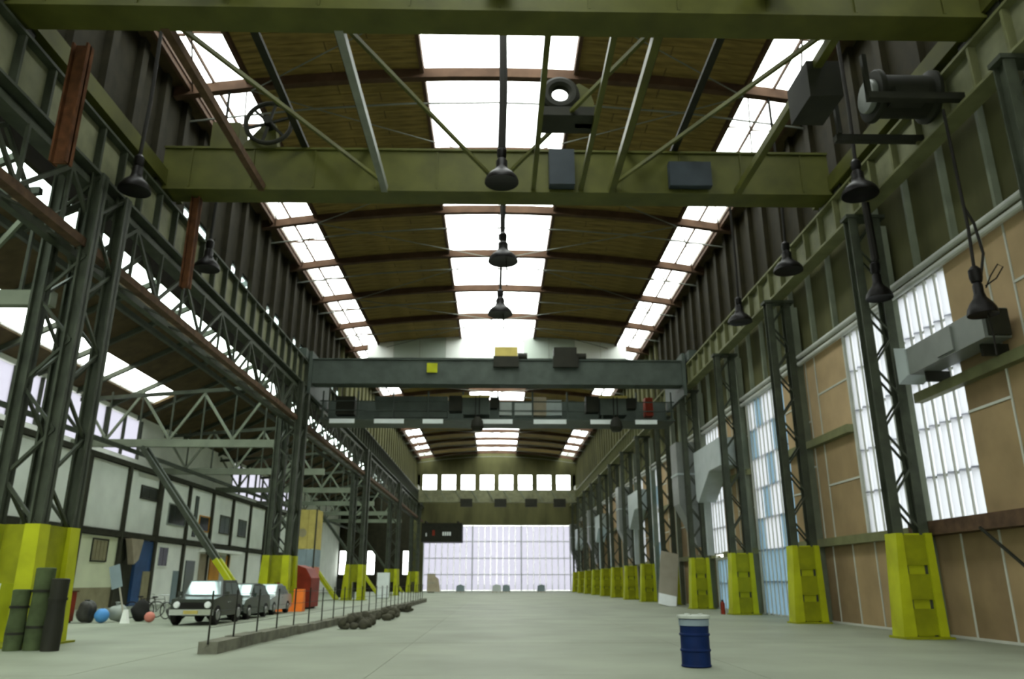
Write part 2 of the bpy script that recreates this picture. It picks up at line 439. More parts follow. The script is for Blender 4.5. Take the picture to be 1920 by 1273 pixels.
# ------------------------------------------------------------------ steel columns, right side
def lattice(th, xa, xb, ya, yb, z0, z1, step, m, w=.07):
    k = 0; z = z0
    while z + step <= z1 + .01:
        for yq in (ya, yb):
            p, q = ((xa, yq, z), (xb, yq, z + step)) if k % 2 else ((xb, yq, z), (xa, yq, z + step))
            MB().bar(p, q, w, w).build('lacing_bar', m, th)
        z += step; k += 1
def right_column(y):
    t = thing('steel_column', 'dark green lattice column with yellow foot along the brown boarded wall', 'column', (12.2, y, 0), 'wall columns with yellow feet')
    for x in (11.82, 12.58):
        l = MB()
        l.box(x - .14, x + .14, y - .20, y - .16, 0, 13.2); l.box(x - .14, x + .14, y + .16, y + .20, 0, 13.2); l.box(x - .025, x + .025, y - .16, y + .16, 0, 13.2)
        l.build('leg', 'steel_green', t)
    lattice(t, 11.82, 12.58, y - .18, y + .18, 2.9, 13.1, 1.02, 'steel_green', .06)
    # yellow foot: two flared cheeks, web plates with cut-outs, base plate
    for x, s in ((11.76, -1), (12.62, 1)):
        MB().prism([(x - .10, 2.9), (x + .10, 2.9), (x + .10 + (0.06 if s > 0 else 0), 0.0), (x - .10 - (.18 if s < 0 else 0), 0.0)], y - .34, y + .34).build('foot_cheek', 'yellow', t)
    for z0, z1 in ((.1, .8), (1.05, 1.75), (2.0, 2.85)):
        B(11.84, 12.54, y - .28, y - .23, z0, z1).build('foot_plate', 'yellow_dark', t)
    B(11.84, 12.54, y - .18, y - .14, 0.05, 2.9).build('foot_web', 'yellow', t)
    B(11.45, 12.85, y - .5, y + .5, 0, .06).build('base_plate', 'yellow_dark', t)
    B(11.6, 12.9, y - .24, y + .24, 13.12, 13.24).build('head_plate', 'steel_green', t)
    return t
RC = right_column(23.2)
for k in range(-1, 13):
    if k == 0: continue
    dup(RC, (12.2, 23.2 + 8.2 * k, 0), {1: 'dark green lattice column with yellow foot before the tall glazed wall door', 2: 'dark green lattice column with yellow foot beside the red fire extinguisher', 4: 'dark green lattice column with yellow foot carrying the leaning pale board'}.get(k))
RC['label'] = 'dark green lattice column with yellow foot at the end of the rusty sill beam'

# crane girders ------------------------------------------------------
def girder(x, lab, m_plate, m_fl, za, zb):
    t = thing('crane_girder', lab, 'girder', (x, Y0, za))
    B(x - .03, x + .03, Y0 + .1, Y1 - .1, za + .06, zb - .06).build('web_plate', m_plate, t)
    for z in (za, zb - .08): B(x - .28, x + .28, Y0 + .1, Y1 - .1, z, z + .08).build('flange', m_fl, t)
    st = shared(MB().box(-.24, .24, -.045, .045, za + .08, zb - .08), 'stiffener', m_fl)
    y = 8.0
    while y < 126: inst('stiffener', st, t, (x, y, 0)); y += 1.37
    B(x - .05, x + .05, Y0 + .1, Y1 - .1, zb, zb + .10).build('crane_rail', 'steel_dark', t)
    return t
girder(12.15, 'riveted crane girder carried by the wall columns with yellow feet', 'girder_plate', 'olive_rail', 13.24, 14.6)
girder(-12.0, 'crane girder with dark stiffeners above the rusty lattice truss', 'girder_plate', 'steel_green', 13.0, 14.6)

# left runway truss below the girder
t = thing('runway_truss', 'long lattice truss with rust brown lower chord below crane girder', 'truss', (-12.2, 5, 10.7))
MB().bar((-11.95, 2, 10.8), (-11.95, 127.5, 10.8), .30, .26).build('lower_chord', 'rust_dull', t)
MB().bar((-12.6, 2, 10.8), (-12.6, 127.5, 10.8), .25, .22).build('lower_chord', 'steel_green', t)
MB().bar((-12.2, 2, 12.75), (-12.2, 127.5, 12.75), .5, .22).build('upper_chord', 'steel_green', t)
dmA = shared(MB().bar((0, 0, 10.9), (0, 2.05, 12.65), .09, .12), 'diagonal', 'steel_green')
dmB = shared(MB().bar((0, 2.05, 10.9), (0, 0, 12.65), .09, .12), 'diagonal', 'steel_green')
dmV = shared(MB().bar((0, 0, 10.9), (0, 0, 12.65), .09, .09), 'vertical', 'steel_green')
dmH = shared(MB().bar((-12.6, 0, 10.8), (-11.95, 2.05, 10.8), .07, .07), 'cross_brace', 'steel_green')
y = 7.0; k = 0
while y < 125:
    inst('diagonal', dmA if k % 2 else dmB, t, (-11.95, y, 0)); inst('diagonal', dmB if k % 2 else dmA, t, (-12.55, y, 0))
    inst('vertical', dmV, t, (-11.95, y, 0)); inst('cross_brace', dmH, t, (0, y, 0)); y += 2.05; k += 1

# ------------------------------------------------------------------ left columns
def left_column(y):
    t = thing('lattice_column', 'wide lattice column with yellow foot between hall and side aisle', 'column', (-12.2, y, 0), 'aisle columns with yellow feet')
    for x in (-12.85, -11.75):
        for q in (-.75, .75):
            l = MB(); l.box(x - .17, x + .17, y + q - .05, y + q + .05, 0, 13.0); l.box(x - .17, x - .11, y + q - .17, y + q + .17, 0, 13.0); l.box(x + .11, x + .17, y + q - .17, y + q + .17, 0, 13.0)
            l.build('leg', 'steel_green', t)
    lattice(t, -12.85, -11.75, y - .8, y + .8, 2.9, 12.9, 1.25, 'steel_green', .08)
    for s in (-1, 1):
        z = 2.9; k = 0
        while z < 12.5:
            x = -12.3 + s * .55
            MB().bar((x, y - .75, z) if k % 2 else (x, y + .75, z), (x, y + .75, z + 1.25) if k % 2 else (x, y - .75, z + 1.25), .08, .08).build('lacing_bar', 'steel_green', t); z += 1.25; k += 1
    for x, fl_ in ((-12.85, -.25), (-11.75, .1)):
        for q in (-.75, .75):
            MB().prism([(x - .19, 2.95), (x + .19, 2.95), (x + .19 + max(fl_, 0), 0), (x - .19 + min(fl_, 0), 0)], y + q - .24, y + q + .24).build('foot_cheek', 'yellow', t)
    B(-12.6, -12.0, y - .72, y - .66, 1.5, 2.95).build('foot_plate', 'yellow_dark', t)
    B(-11.72, -11.66, y - .55, y + .55, 1.3, 2.95).build('foot_plate', 'yellow_dark', t)
    B(-13.4, -11.3, y - 1.15, y + 1.15, 0, .05).build('base_plate', 'yellow_dark', t)
    # raking struts towards the aisle, yellow below
    for q in (-.35, .35):
        a = Vector((-13.75, y + q, 0.0)); b = Vector((-20.9, y + q, 9.1)); c = a + (b - a) * .3
        MB().bar(tuple(c), tuple(b), .22, .26).build('raking_strut', 'steel_green', t)
        MB().bar(tuple(a), tuple(c), .24, .28).build('strut_foot', 'yellow', t)
    return t
LC = left_column(21.2)
for k in range(1, 5): dup(LC, (-12.2, 21.2 + 24.6 * k, 0), {1: 'wide lattice column with yellow foot beside the red container', 2: 'wide lattice column with yellow foot beside the black cabinet'}.get(k))
LC['label'] = 'wide lattice column with yellow foot behind the dark green rolls'

# ------------------------------------------------------------------ left upper wall (clerestory) and aisle
wl = MB()
wl.box(-13.6, -13.35, Y0, Y1, 14.6, 16.1); wl.box(-13.6, -13.35, Y0, Y1, 16.95, 21.2)
ys = [17.4 + G * k for k in range(-6, 18)]
edge = [Y0] + [v for y in ys for v in (y, y + 3.7)] + [Y1]
for i in range(0, len(edge), 2): wl.box(-13.6, -13.35, edge[i], edge[i + 1], 16.1, 16.95)
wall_lu = struct(wl.build('wall_left_upper', 'wall_dark'))
y = 12.0
while y < 127:
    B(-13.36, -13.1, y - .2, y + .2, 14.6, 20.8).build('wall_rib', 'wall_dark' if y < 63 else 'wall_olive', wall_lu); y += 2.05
B(-13.34, -13.25, 66.0, 127, 14.7, 20.8).build('wall_tone_face', 'wall_far_lit', wall_lu)  # lighter far stretch here too, light painted into the colour
fr = MB()
for y in ys: fr.box(-13.6, -13.34, y - .04, y + .04, 16.1, 16.95)
win_l = struct(fr.build('window_30', 'steel_dark'))
pm = shared(B(-.01, .01, .05, 1.80, .02, .83), 'pane', 'sky_glass'); pd = shared(B(-.01, .01, .05, 1.80, .02, .83), 'pane', 'dull_glass')
for y in ys:
    inst('pane', pm, win_l, (-13.48, y, 16.1)); inst('pane', pd, win_l, (-13.48, y + 1.85, 16.1))
wl2 = struct(B(-13.6, -13.42, Y0, Y1, 13.0, 14.6).build('wall_left', 'wall_dark'))

# aisle roof: steep lean-to with a glazed strip high up and one along the eaves
def az(x): return 12.6 + (x + 25.4) * .5
ar = MB()
def slab(xa, xb, ya, yb): ar.prism([(xa, az(xa)), (xb, az(xb)), (xb, az(xb) + .25), (xa, az(xa) + .25)], ya, yb)
slab(-22.4, -19.0, Y0, Y1); slab(-25.5, -24.0, Y0, 53.1); slab(-14.4, -13.4, Y0, Y1); slab(-25.5, -22.4, 53.1, Y1)
ais = struct(ar.build('ceiling_aisle', 'roof_dark'))
rafter = MB().prism([(-25.3, az(-25.3) - .3), (-13.7, az(-13.7) - .3), (-13.7, az(-13.7)), (-25.3, az(-25.3))], -.1, .1)
rme = shared(rafter, 'rafter', 'steel_green')
y = Y0 + 2
while y < Y1: inst('rafter', rme, ais, (0, y, 0)); y += 4.1
sk = struct(B(-16.5, -16.4, Y0, Y1, az(-16.5) - .05, az(-16.5) + .16).build('window_31', 'steel_dark'))
for xa, xb, gm, L, ye in ((-19.0, -16.45, 'dull_glass', 4.1, Y1 - 4), (-16.45, -14.4, 'dull_glass', 4.1, Y1 - 4), (-24.0, -22.4, 'sky_glass', 2.5, 51)):
    me = shared(MB().prism([(xa, az(xa) + .1), (xb, az(xb) + .1), (xb, az(xb) + .12), (xa, az(xa) + .12)], .04, L - .04), 'pane', gm)
    y = Y0
    while y < ye: inst('pane', me, sk, (0, y, 0)); y += L
wo = MB(); GA, GB = 29.5, 54.5; GC, GD = 74.5, 97.0
wo.box(-25.5, -25.25, Y0, Y1, -.1, 9.7); wo.box(-25.5, -25.25, Y0, GA, 9.7, 13.0); wo.box(-25.5, -25.25, GB, GC, 9.7, 13.0); wo.box(-25.5, -25.25, GD, Y1, 9.7, 13.0); wo.box(-25.5, -25.25, GA, GB, 12.4, 13.0); wo.box(-25.5, -25.25, GC, GD, 12.4, 13.0)
wall_o = struct(wo.build('wall_left_outer', 'off_white'))
fr = MB(); y = GA
while y < GD + .1:
    if y < GB + .1 or y > GC - .1: fr.box(-25.5, -25.2, y - .05, y + .05, 9.7, 12.4)
    y += 2.5
win_o = struct(fr.build('window_32', 'steel_green'))
me = shared(B(-.01, .01, .06, 2.44, .02, 2.68), 'pane', 'door_glass')
y = GA
while y < GD - .1:
    if y < GB - .1 or y > GC - .1: inst('pane', me, win_o, (-25.4, y, 9.7))
    y += 2.5

# aisle trusses
def aisle_truss(y, first):
    t = thing('aisle_truss', 'lattice roof truss spanning the side aisle above the white offices', 'truss', (-18.8, y, 9.3), 'trusses of the side aisle')
    B(-25.2, -12.9, y - .16, y + .16, 9.15, 9.6).build('lower_chord', 'olive_rail' if 0 else 'steel_light', t)
    MB().bar((-25.1, y, 12.0), (-13.9, y, 12.87), .2, .22).build('upper_chord', 'steel_green', t)
    n = 6; xs = [-25.1 + 11.2 * i / n for i in range(n + 1)]
    for i in range(n):
        a, b = ((xs[i], y, 9.6), (xs[i + 1], y, 12.5)) if i % 2 else ((xs[i], y, 12.3), (xs[i + 1], y, 9.6))
        MB().bar(a, b, .12, .14).build('diagonal', 'steel_light', t)
        MB().bar((xs[i + 1], y, 9.6), (xs[i + 1], y, 12.5), .09, .09).build('vertical', 'steel_green', t)
    return t
at = aisle_truss(45.8, True)
at['label'] = 'lattice aisle truss over the parked silver car and orange barrier'
for y, lb in ((21.2, 'lattice aisle truss meeting the column with the green rolls'), (58.1, 'lattice aisle truss between the red container and the painted tower'), (70.4, 'lattice aisle truss just behind the painted tower'), (82.7, None), (95.0, None), (107.3, None)):
    dup(at, (-18.8, y, 9.3), lb or 'lattice aisle truss deep in the side aisle beyond the painted tower')
# longitudinal aisle ties and light conduits
for x, z, lab in ((-15.5, 12.3, 'long thin tie beam under the aisle roof beside the crane girder'), (-21.5, 8.9, 'long steel tie running over the white office fronts')):
    tag(MB().bar((x, 8, z), (x, 124, z), .18, .22).build('tie_beam', 'steel_green'), lab, 'beam')

# end walls
we = MB()
we.box(-13.4, 13.6, Y1 + .1, Y1 + .4, 10.3, 15.0); we.box(-13.4, 13.6, Y1 + .1, Y1 + .4, 18.4, 22.3)
we.box(-13.4, -11.7, Y1 + .1, Y1 + .4, -.1, 10.3); we.box(12.9, 13.6, Y1 + .1, Y1 + .4, -.1, 10.3)
NW = 8; pw = 25.2 / NW
for i in range(NW + 1): we.box(-12.6 + i * pw - .42, -12.6 + i * pw + .42, Y1 + .1, Y1 + .4, 15.0, 18.4)
we.box(-13.4, -12.6, Y1 + .1, Y1 + .4, 15, 18.4); we.box(12.6, 13.6, Y1 + .1, Y1 + .4, 15, 18.4)
wall_e = struct(we.build('wall_back', 'wall_olive'))
fw = MB()
for i in range(NW): fw.box(-12.6 + i * pw + .42, -12.6 + (i + 1) * pw - .42, Y1 + .2, Y1 + .3, 16.65, 16.75)
wc = struct(fw.build('window_33', 'steel_dark'))
me = shared(B(.44, pw - .44, -.01, .01, 0, 1.62), 'pane', 'sky_glass')
for i in range(NW):
    for z in (15.02, 16.76): inst('pane', me, wc, (-12.6 + i * pw, Y1 + .25, z))
# glazed end door: mullions and panes
dr = MB(); ND = 25; dw = 24.6 / ND
for i in range(ND + 1): dr.box(-11.7 + i * dw - (.07 if i % 8 == 0 else .04), -11.7 + i * dw + (.07 if i % 8 == 0 else .04), Y1 + .12, Y1 + .30, 0, 10.3)
for z in (2.6, 5.1, 7.7): dr.box(-11.7, 12.9, Y1 + .14, Y1 + .28, z - .04, z + .04)
dr.box(-11.7, 12.9, Y1 + .1, Y1 + .3, 0, .16); dr.box(-11.7, 12.9, Y1 + .1, Y1 + .3, 10.2, 10.35)
door = struct(dr.build('door_1', 'grey_sheet'))
dz = [0.16, 2.6, 5.1, 7.7, 10.2]
for j in range(4):
    me = shared(B(.05, dw - .05, -.01, .01, .04, dz[j + 1] - dz[j] - .04), 'pane', 'door_glass')
    for i in range(ND): inst('pane', me, door, (-11.7 + i * dw, Y1 + .21, dz[j]))
# aisle end wall with slot windows
ae = MB(); wins = [(-25.0, -23.6), (-20.6, -19.4), (-14.9, -13.5)]
ed = [-25.5] + [v for p in wins for v in p] + [-13.4]
ae.box(-25.5, -13.4, Y1, Y1 + .3, -.1, 2.6); ae.box(-25.5, -13.4, Y1, Y1 + .3, 6.2, 19.0)
for i in range(0, len(ed), 2): ae.box(ed[i], ed[i + 1], Y1, Y1 + .3, 2.6, 6.2)
struct(ae.build('wall_back_aisle', 'wall_dark'))
aw = struct(MB().box(-25.0, -13.5, Y1 + .1, Y1 + .2, 4.35, 4.45).build('window_34', 'steel_dark'))
for a, b in wins: inst('pane', shared(B(0, b - a, -.01, .01, 0, 3.6), 'pane', 'sky_glass'), aw, (a, Y1 + .15, 2.6))
# wall behind the camera
wb = MB()
for a in ((-25.5, -24.0, -.1, 22.3), (-24.0, -15.0, 8.3, 22.3), (-15.0, -11.0, -.1, 22.3), (-11.0, 11.0, 10.4, 22.3), (11.0, 13.6, -.1, 22.3)): wb.box(a[0], a[1], Y0 - .3, Y0, a[2], a[3])
struct(wb.build('wall_front', 'wall_olive'))
for nm, a, b, h in (('added_door_2', -11.0, 11.0, 10.4), ('added_door_3', -24.0, -15.0, 8.3)):  # glazed doors out of view, added to throw light into hall and aisle
    n = round((b - a) / 1.0); w = (b - a) / n; fr = MB()
    for i in range(n + 1): fr.box(a + i * w - .05, a + i * w + .05, Y0 - .25, Y0 - .05, 0, h)
    do = struct(fr.build(nm, 'grey_sheet')); me = shared(B(.06, w - .06, -.01, .01, .02, h - .02), 'pane', 'sky_glass')
    for i in range(n): inst('pane', me, do, (a + i * w, Y0 - .15, 0))

# ------------------------------------------------------------------ draught curtain under the roof
t = thing('draught_curtain', 'pale sheet screen hanging across the hall under the roof', 'screen', (0, 64.3, 20.7))
n = 10; xs = [-11.2 + 22.4 * i / n for i in range(n + 1)]
for i in range(n):
    a, b = xs[i] + .01, xs[i + 1] - .01
    MB().prism([(a, 19.95), (b, 19.95), (b, rz(b) - .05), ((a + b) / 2, rz((a + b) / 2) - .05), (a, rz(a) - .05)], 63.85, 63.90).build('sheet', ['curtain_white', 'curtain_grey', 'curtain_grey', 'curtain_white', 'curtain_white'][i % 5], t)
B(-11.3, 11.3, 63.8, 63.95, 19.8, 19.95).build('bottom_rail', 'crane_grey', t)

# ------------------------------------------------------------------ crane A: two olive box girders close overhead
t = thing('bridge_crane', 'olive yellow overhead crane with two box girders and spoked wheel', 'crane', (0, 20.5, 14.7))
for ya, yb in ((15.4, 16.3), (24.5, 25.5)):
    gb = MB(); gb.box(-12.0, 12.0, ya + .08, yb - .08, 14.85, 16.45); gb.box(-12.0, 12.0, ya, yb, 14.78, 14.86); gb.box(-12.0, 12.0, ya, yb, 16.42, 16.5)
    go = gb.build('box_girder', 'crane_olive', t)
    for x in [-11 + 2.2 * i for i in range(11)]: B(x - .03, x + .03, ya + .03, ya + .09, 14.9, 16.4).build('stiffener', 'crane_olive', go)
for x in (-12.0, 12.15):
    e = B(x - .22, x + .22, 14.8, 26.1, 14.98, 15.55).build('end_truck', 'crane_olive', t)
    for y in (15.3, 16.5, 24.3, 25.6): MB().lathe([(.0, -.09), (.24, -.09), (.28, -.07), (.28, -.03), (.22, -.02), (.22, .09), (0, .09)], (x, y, 14.93), 18, 'x').build('wheel', 'steel_dark', e)
for x, m in ((-8.4, 'rust_dull'), (-4.05, 'tie_grey'), (4.05, 'crane_olive'), (8.6, 'crane_olive')):
    MB().bar((x, 16.2, 14.9), (x, 24.6, 14.9), .22, .26).build('cross_tie', m, t)
for a, b in (((-8.3, 16.3, 15.1), (-4.1, 24.5, 15.1)), ((4.1, 24.5, 15.1), (8.5, 16.3, 15.1)), ((-4.0, 16.3, 15.1), (0, 24.5, 15.1)), ((4.0, 16.3, 15.1), (0, 24.5, 15.1))):
    MB().bar(a, b, .10, .12).build('diagonal_tie', 'crane_olive', t)
# spoked wheel on the far girder
wh = MB(); wh.tube([(-8.3 + .82 * math.cos(a), 24.3, 17.35 + .82 * math.sin(a)) for a in [2 * PI * i / 36 for i in range(36)]], .085, 8, True)
wo_ = wh.build('drive_wheel', 'steel_dark', t)
for i in range(6):
    a = 2 * PI * i / 6 + .3
    MB().bar((-8.3, 24.3, 17.35), (-8.3 + .8 * math.cos(a), 24.3, 17.35 + .8 * math.sin(a)), .09, .08, (0, 1, 0)).build('spoke', 'steel_dark', wo_)
MB().lathe([(0, -.16), (.16, -.16), (.16, .5), (0, .5)], (-8.3, 24.2, 17.35), 16, 'y').build('hub', 'steel_dark', wo_)
MB().prism([(-9.3, 16.5), (-8.0, 16.5), (-8.15, 17.5), (-8.55, 17.5)], 24.55, 25.0).build('wheel_bracket', 'crane_olive', t)
B(-10.4, -9.4, 24.5, 25.4, 16.5, 17.5).build('gear_case', 'crane_olive', t)
# hoist carriage near the right end: cable drum and motor
for y in (17.0, 19.0): B(9.6, 12.3, y - .1, y + .1, 13.5, 13.7).build('hoist_beam', 'steel_dark', t)
for x in (9.7, 12.2):
    for y in (17.1, 18.9): B(x - .06, x + .06, y - .06, y + .06, 13.7, 14.95).build('hanger', 'steel_dark', t)
dm = MB().lathe([(0, 10.25), (.68, 10.25), (.72, 10.3), (.72, 10.38), (.58, 10.42), (.58, 11.75), (.72, 11.8), (.72, 11.9), (0, 11.92)], (0, 18.0, 14.3), 28, 'x').build('cable_drum', 'steel_dark', t)
MB().lathe([(0, 10.1), (.44, 10.1), (.46, 10.16), (.46, 10.26), (0, 10.26)], (0, 18.0, 14.3), 24, 'x').build('drum_cover', 'duct_grey', dm)
B(10.5, 11.4, 17.2, 17.7, 13.75, 14.1).build('motor', 'steel_dark', t)
B(8.3, 9.2, 17.4, 18.8, 13.9, 15.0).build('switch_cabinet', 'steel_dark', t)
# big round hoist sheave housing right of the middle
sh = MB().tube([(1.88 + .43 * math.cos(q), 20.3, 15.85 + .43 * math.sin(q)) for q in [2 * PI * i / 32 for i in range(32)]], .19, 10, True).build('sheave', 'steel_dark', t)
MB().prism([(2.35, 14.95), (2.95, 14.95), (2.95, 15.7), (2.8, 16.2), (2.5, 16.4), (2.3, 16.3)], 20.45, 20.7).build('sheave_plate', 'crane_olive', t)
B(1.3, 2.9, 20.0, 21.0, 14.95, 15.25).build('hoist_frame', 'steel_dark', t)
for x in (1.25, 2.95): B(x - .08, x + .08, 16.3, 24.6, 14.84, 15.02).build('trolley_beam', 'crane_olive', t)
B(1.8, 2.7, 24.1, 24.5, 14.9, 16.3).build('switch_box', 'box_slate', t)
B(6.1, 7.6, 24.2, 24.5, 14.95, 15.9).build('switch_box', 'box_slate', t)
for x in (-4.6, 4.6, -7.0, 6.4): B(x - .12, x + .12, 16.0, 24.8, 16.5, 16.62).build('walkway_tread', 'steel_dark', t)
# rusty hangers at the left end
for (x, y, za, zb, w) in ((-10.95, 17.2, 11.5, 15.0, .42), (-10.9, 25.2, 11.3, 14.9, .30)):
    h = MB(); h.box(x - w / 2, x + w / 2, y - .03, y + .03, za, zb); h.box(x - w / 2, x - w / 2 + .05, y - .16, y + .16, za, zb); h.box(x + w / 2 - .05, x + w / 2, y - .16, y + .16, za, zb)
    h.build('rusty_hanger', 'rust', t)
# round black floodlights on the front face of the near girder
for x, lb in ((-6.65, 'round black floodlight on the near crane girder, beside the rusty hanger'), (0.0, 'round black floodlight at the middle of the near crane girder'), (6.55, 'round black floodlight on the near crane girder, beside the cable drum')):
    f = thing('floodlight', lb, 'lamp', (x, 15.2, 15.3))
    MB().lathe([(0, .0), (.36, .02), (.38, .06), (.34, .22), (.16, .34), (.10, .46), (0, .46)], (x, 15.1, 15.28), 22).build('housing', 'lamp_black', f)
    B(x - .05, x + .05, 15.05, 15.47, 15.70, 15.78).build('bracket', 'steel_dark', f)

# ------------------------------------------------------------------ crane B: grey crane in the middle of the hall
t = thing('bridge_crane', 'grey green overhead crane with long box girder and trolley platform', 'crane', (0, 49, 14.6))
gb = MB(); gb.box(-11.65, 11.75, 46.6, 47.5, 13.35, 14.85); gb.box(-11.65, 11.75, 46.5, 47.6, 13.28, 13.36); gb.box(-11.65, 11.75, 46.5, 47.6, 14.83, 14.90)
gb.build('box_girder', 'crane_grey', t)
B(-11.4, 11.5, 51.2, 51.6, 11.5, 13.25).build('rear_girder', 'crane_grey', t)
for x in (-12.0, 12.15): B(x - .25, x + .25, 45.6, 52.4, 14.72, 15.3).build('end_truck', 'crane_grey', t)
for x in (-11.62, 11.72): B(x - .1, x + .1, 46.3, 51.6, 12.6, 15.3).build('end_plate', 'crane_grey', t)
B(-11.4, 11.5, 48.6, 51.4, 11.42, 11.52).build('platform', 'crane_grey', t)
for x in [-11.2 + 2.25 * i for i in range(11)]:
    B(x - .05, x + .05, 48.6, 48.7, 11.5, 13.3).build('rail_post', 'crane_grey', t)
for z in (12.05, 12.65): B(-11.4, 11.5, 48.62, 48.68, z - .03, z + .03).build('hand_rail', 'crane_grey', t)
for x, w in ((-9.9, 1.6), (-6.9, 1.9), (-4.1, 1.3), (0.0, 2.0), (3.4, 2.1), (6.9, 1.8), (9.6, 1.4)):
    B(x - w / 2, x + w / 2, 48.5, 48.56, 11.18, 11.46).build('toe_board', 'white_sheet', t)
B(-7.9, -3.2, 48.75, 49.2, 11.6, 13.0).build('machine_housing', 'crane_grey', t)
for x, m, w, h in ((0.55, 'grey_sheet', .8, .9), (1.75, 'grey_sheet', 1.2, .8), (3.7, 'duct_light', 1.0, 1.0), (2.75, 'brown_pack', .9, 1.2), (9.9, 'red', .5, 1.2), (-9.8, 'steel_dark', 1.2, 1.2)):
    B(x - w / 2, x + w / 2, 48.8, 49.5, 11.5 + .3, 11.8 + h).build('switch_cabinet', m, t)
for x in (-1.35, 7.5):
    tr = B(x - .85, x + .85, 48.4, 49.6, 11.75, 12.95).build('trolley', 'crane_grey', t)
    B(x - .9, x + .9, 48.3, 48.4, 12.85, 13.0).build('trolley_bumper', 'ochre_paint', tr)
    B(x - 1.75, x - .9, 48.5, 49.4, 12.0, 13.0).build('trolley_motor', 'steel_dark', tr)
    B(x + .9, x + 1.5, 48.5, 49.4, 12.2, 12.9).build('trolley_motor', 'steel_dark', tr)
    MB().lathe([(0, 0), (.3, .05), (.42, .3), (.35, .7), (.15, .95), (0, .95)], (x + .1, 48.2, 10.6), 18).build('hook_block', 'steel_dark', tr)
    for q in (-.12, .12): MB().tube([(x + .1 + q, 48.2, 11.5), (x + .1 + q, 48.2, 12.9)], .03, 6).build('rope', 'cable', tr)
for x, m in ((0.55, 'ochre_paint'), (4.3, 'steel_dark')):
    w = B(x - .72, x + .72, 46.5, 47.5, 14.9, 15.7).build('winch_box', m, t)
    B(x - .8, x + .8, 46.3, 46.5, 14.35, 15.05).build('winch_motor', 'steel_dark', w)
    MB().lathe([(0, 0), (.25, 0), (.25, .6), (0, .6)], (x + .75, 47.0, 15.2), 14, 'x').build('winch_drum', 'steel_dark', w)
B(-4.4, -3.75, 46.44, 46.5, 14.0, 14.6).build('yellow_plate', 'yellow', t)

# ------------------------------------------------------------------ crane C near the end wall
t = thing('bridge_crane', 'olive overhead crane parked by the glazed end door', 'crane', (0, 118, 14.6))
B(-12.2, 12.3, 117.6, 118.3, 12.9, 14.75).build('box_girder', 'girder_plate', t)
for x in (-12.0, 12.15): B(x - .25, x + .25, 116.5, 119.5, 14.72, 15.4).build('end_truck', 'girder_plate', t)
for x in (-4.5, .6, 5.2, 9.5):
    tr = B(x - .9, x + .9, 117.2, 117.6, 12.2, 13.4).build('trolley', 'steel_dark', t)
for x in [-11 + 2.4 * i for i in range(10)]:
    MB().bar((x, 117.5, 14.7), (x + 1.2, 117.5, 12.9), .1, .1).build('diagonal', 'steel_light', t)
# dark cabin hung in the corner over the door
t = thing('crane_cabin', 'dark hanging cabin with small windows in front of the glazed door', 'cabin', (-8.3, 124, 7.4))
B(-11.6, -5.3, 122.5, 126.5, 7.35, 10.2).build('cabin_body', 'steel_dark', t)
for x in (-11.0, -6.0): B(x - .12, x + .12, 122.6, 128.1, 10.2, 10.5).build('bracket', 'steel_dark', t)
for x in (-8.2, -7.85, -7.5, -7.15): B(x - .12, x + .12, 122.44, 122.5, 8.3, 8.85).build('pane', 'white_sheet', t)
B(-9.9, -9.5, 122.44, 122.5, 8.3, 9.1).build('warning_plate', 'red', t)
B(-10.9, -10.75, 122.44, 122.5, 8.2, 8.7).build('pane', 'white_sheet', t)

# ------------------------------------------------------------------ pendant lamps
def lamp(p, top, lab, grp=None, D=.85, stem=.045, loop=False, tail=False):
    x, y, z = p
    t = thing('pendant_lamp', lab, 'lamp', p, grp)
    r = D / 2
    MB().lathe([(0, .03), (r * .9, .02), (r, 0), (r * 1.0, .05), (r * .93, .16), (r * .72, .30), (r * .45, .42), (r * .34, .55), (r * .34, .75), (r * .22, .85), (0, .86)], p, 26).build('bell_shade', 'lamp_black', t)
    MB().lathe([(0, .84), (.12, .84), (.15, .95), (.15, 1.15), (.07, 1.25), (0, 1.25)], p, 14).build('lamp_cap', 'lamp_black', t)
    MB().tube([(x, y, z + 1.2), (x + .05, y, z + (top - z) * .4), (x, y, top)], stem, 8).build('cord', 'cable', t)
    if loop:
        MB().tube([(x + .12, y, z + .95), (x + .30, y, z + 1.6), (x + .22, y, z + 2.4), (x + .03, y, z + 2.9)], .035, 7).build('cord_loop', 'cable', t)
        MB().tube([(x + .2, y, z + .75), (x + .5, y, z + .95), (x + .72, y, z + 1.25), (x + .60, y, z + 1.32), (x + .36, y, z + 1.0), (x + .2, y, z + .7)], .018, 6).build('wire_loop', 'cable', t)
    if tail:
        MB().tube([(x + .12, y, z + .05), (x + .16, y, z - .5), (x + .14, y, z - 1.0)], .025, 6).build('cord_tail', 'cable', t)
    return t
lamp((0.1, 21.2, 13.3), 21.6, 'black bell lamp hung on a thick stem between the two olive girders', None, 1.05, .13)
lamp((0.2, 27.35, 13.3), 21.6, 'black bell lamp under the middle skylight behind the far olive girder', None, 1.15, .07, False, True)
lamp((0.12, 33.5, 13.3), 21.6, 'black bell lamp with dangling cord under the middle skylight before the grey crane', None, 1.15, .06, False, True)
for y, w in ((21.2, 'under the cable drum'), (27.35, 'behind the far olive girder'), (33.5, 'before the grey crane')):
    lamp((11.25, y, 13.0), 20.9, 'black bell lamp beside the wall girder, ' + w, None, 1.1, .06)
for y, w in ((21.2, 'between the two olive girders'), (27.35, 'beside the rusty hanger behind the far olive girder')):
    lamp((-11.1, y, 12.9), 20.9, 'black bell lamp on the aisle side, ' + w, None, .95, .06)
lamp((11.9, 22.2, 9.95), 13.26, 'black bell lamp hung low in front of the tall wall window', None, .8, .12)
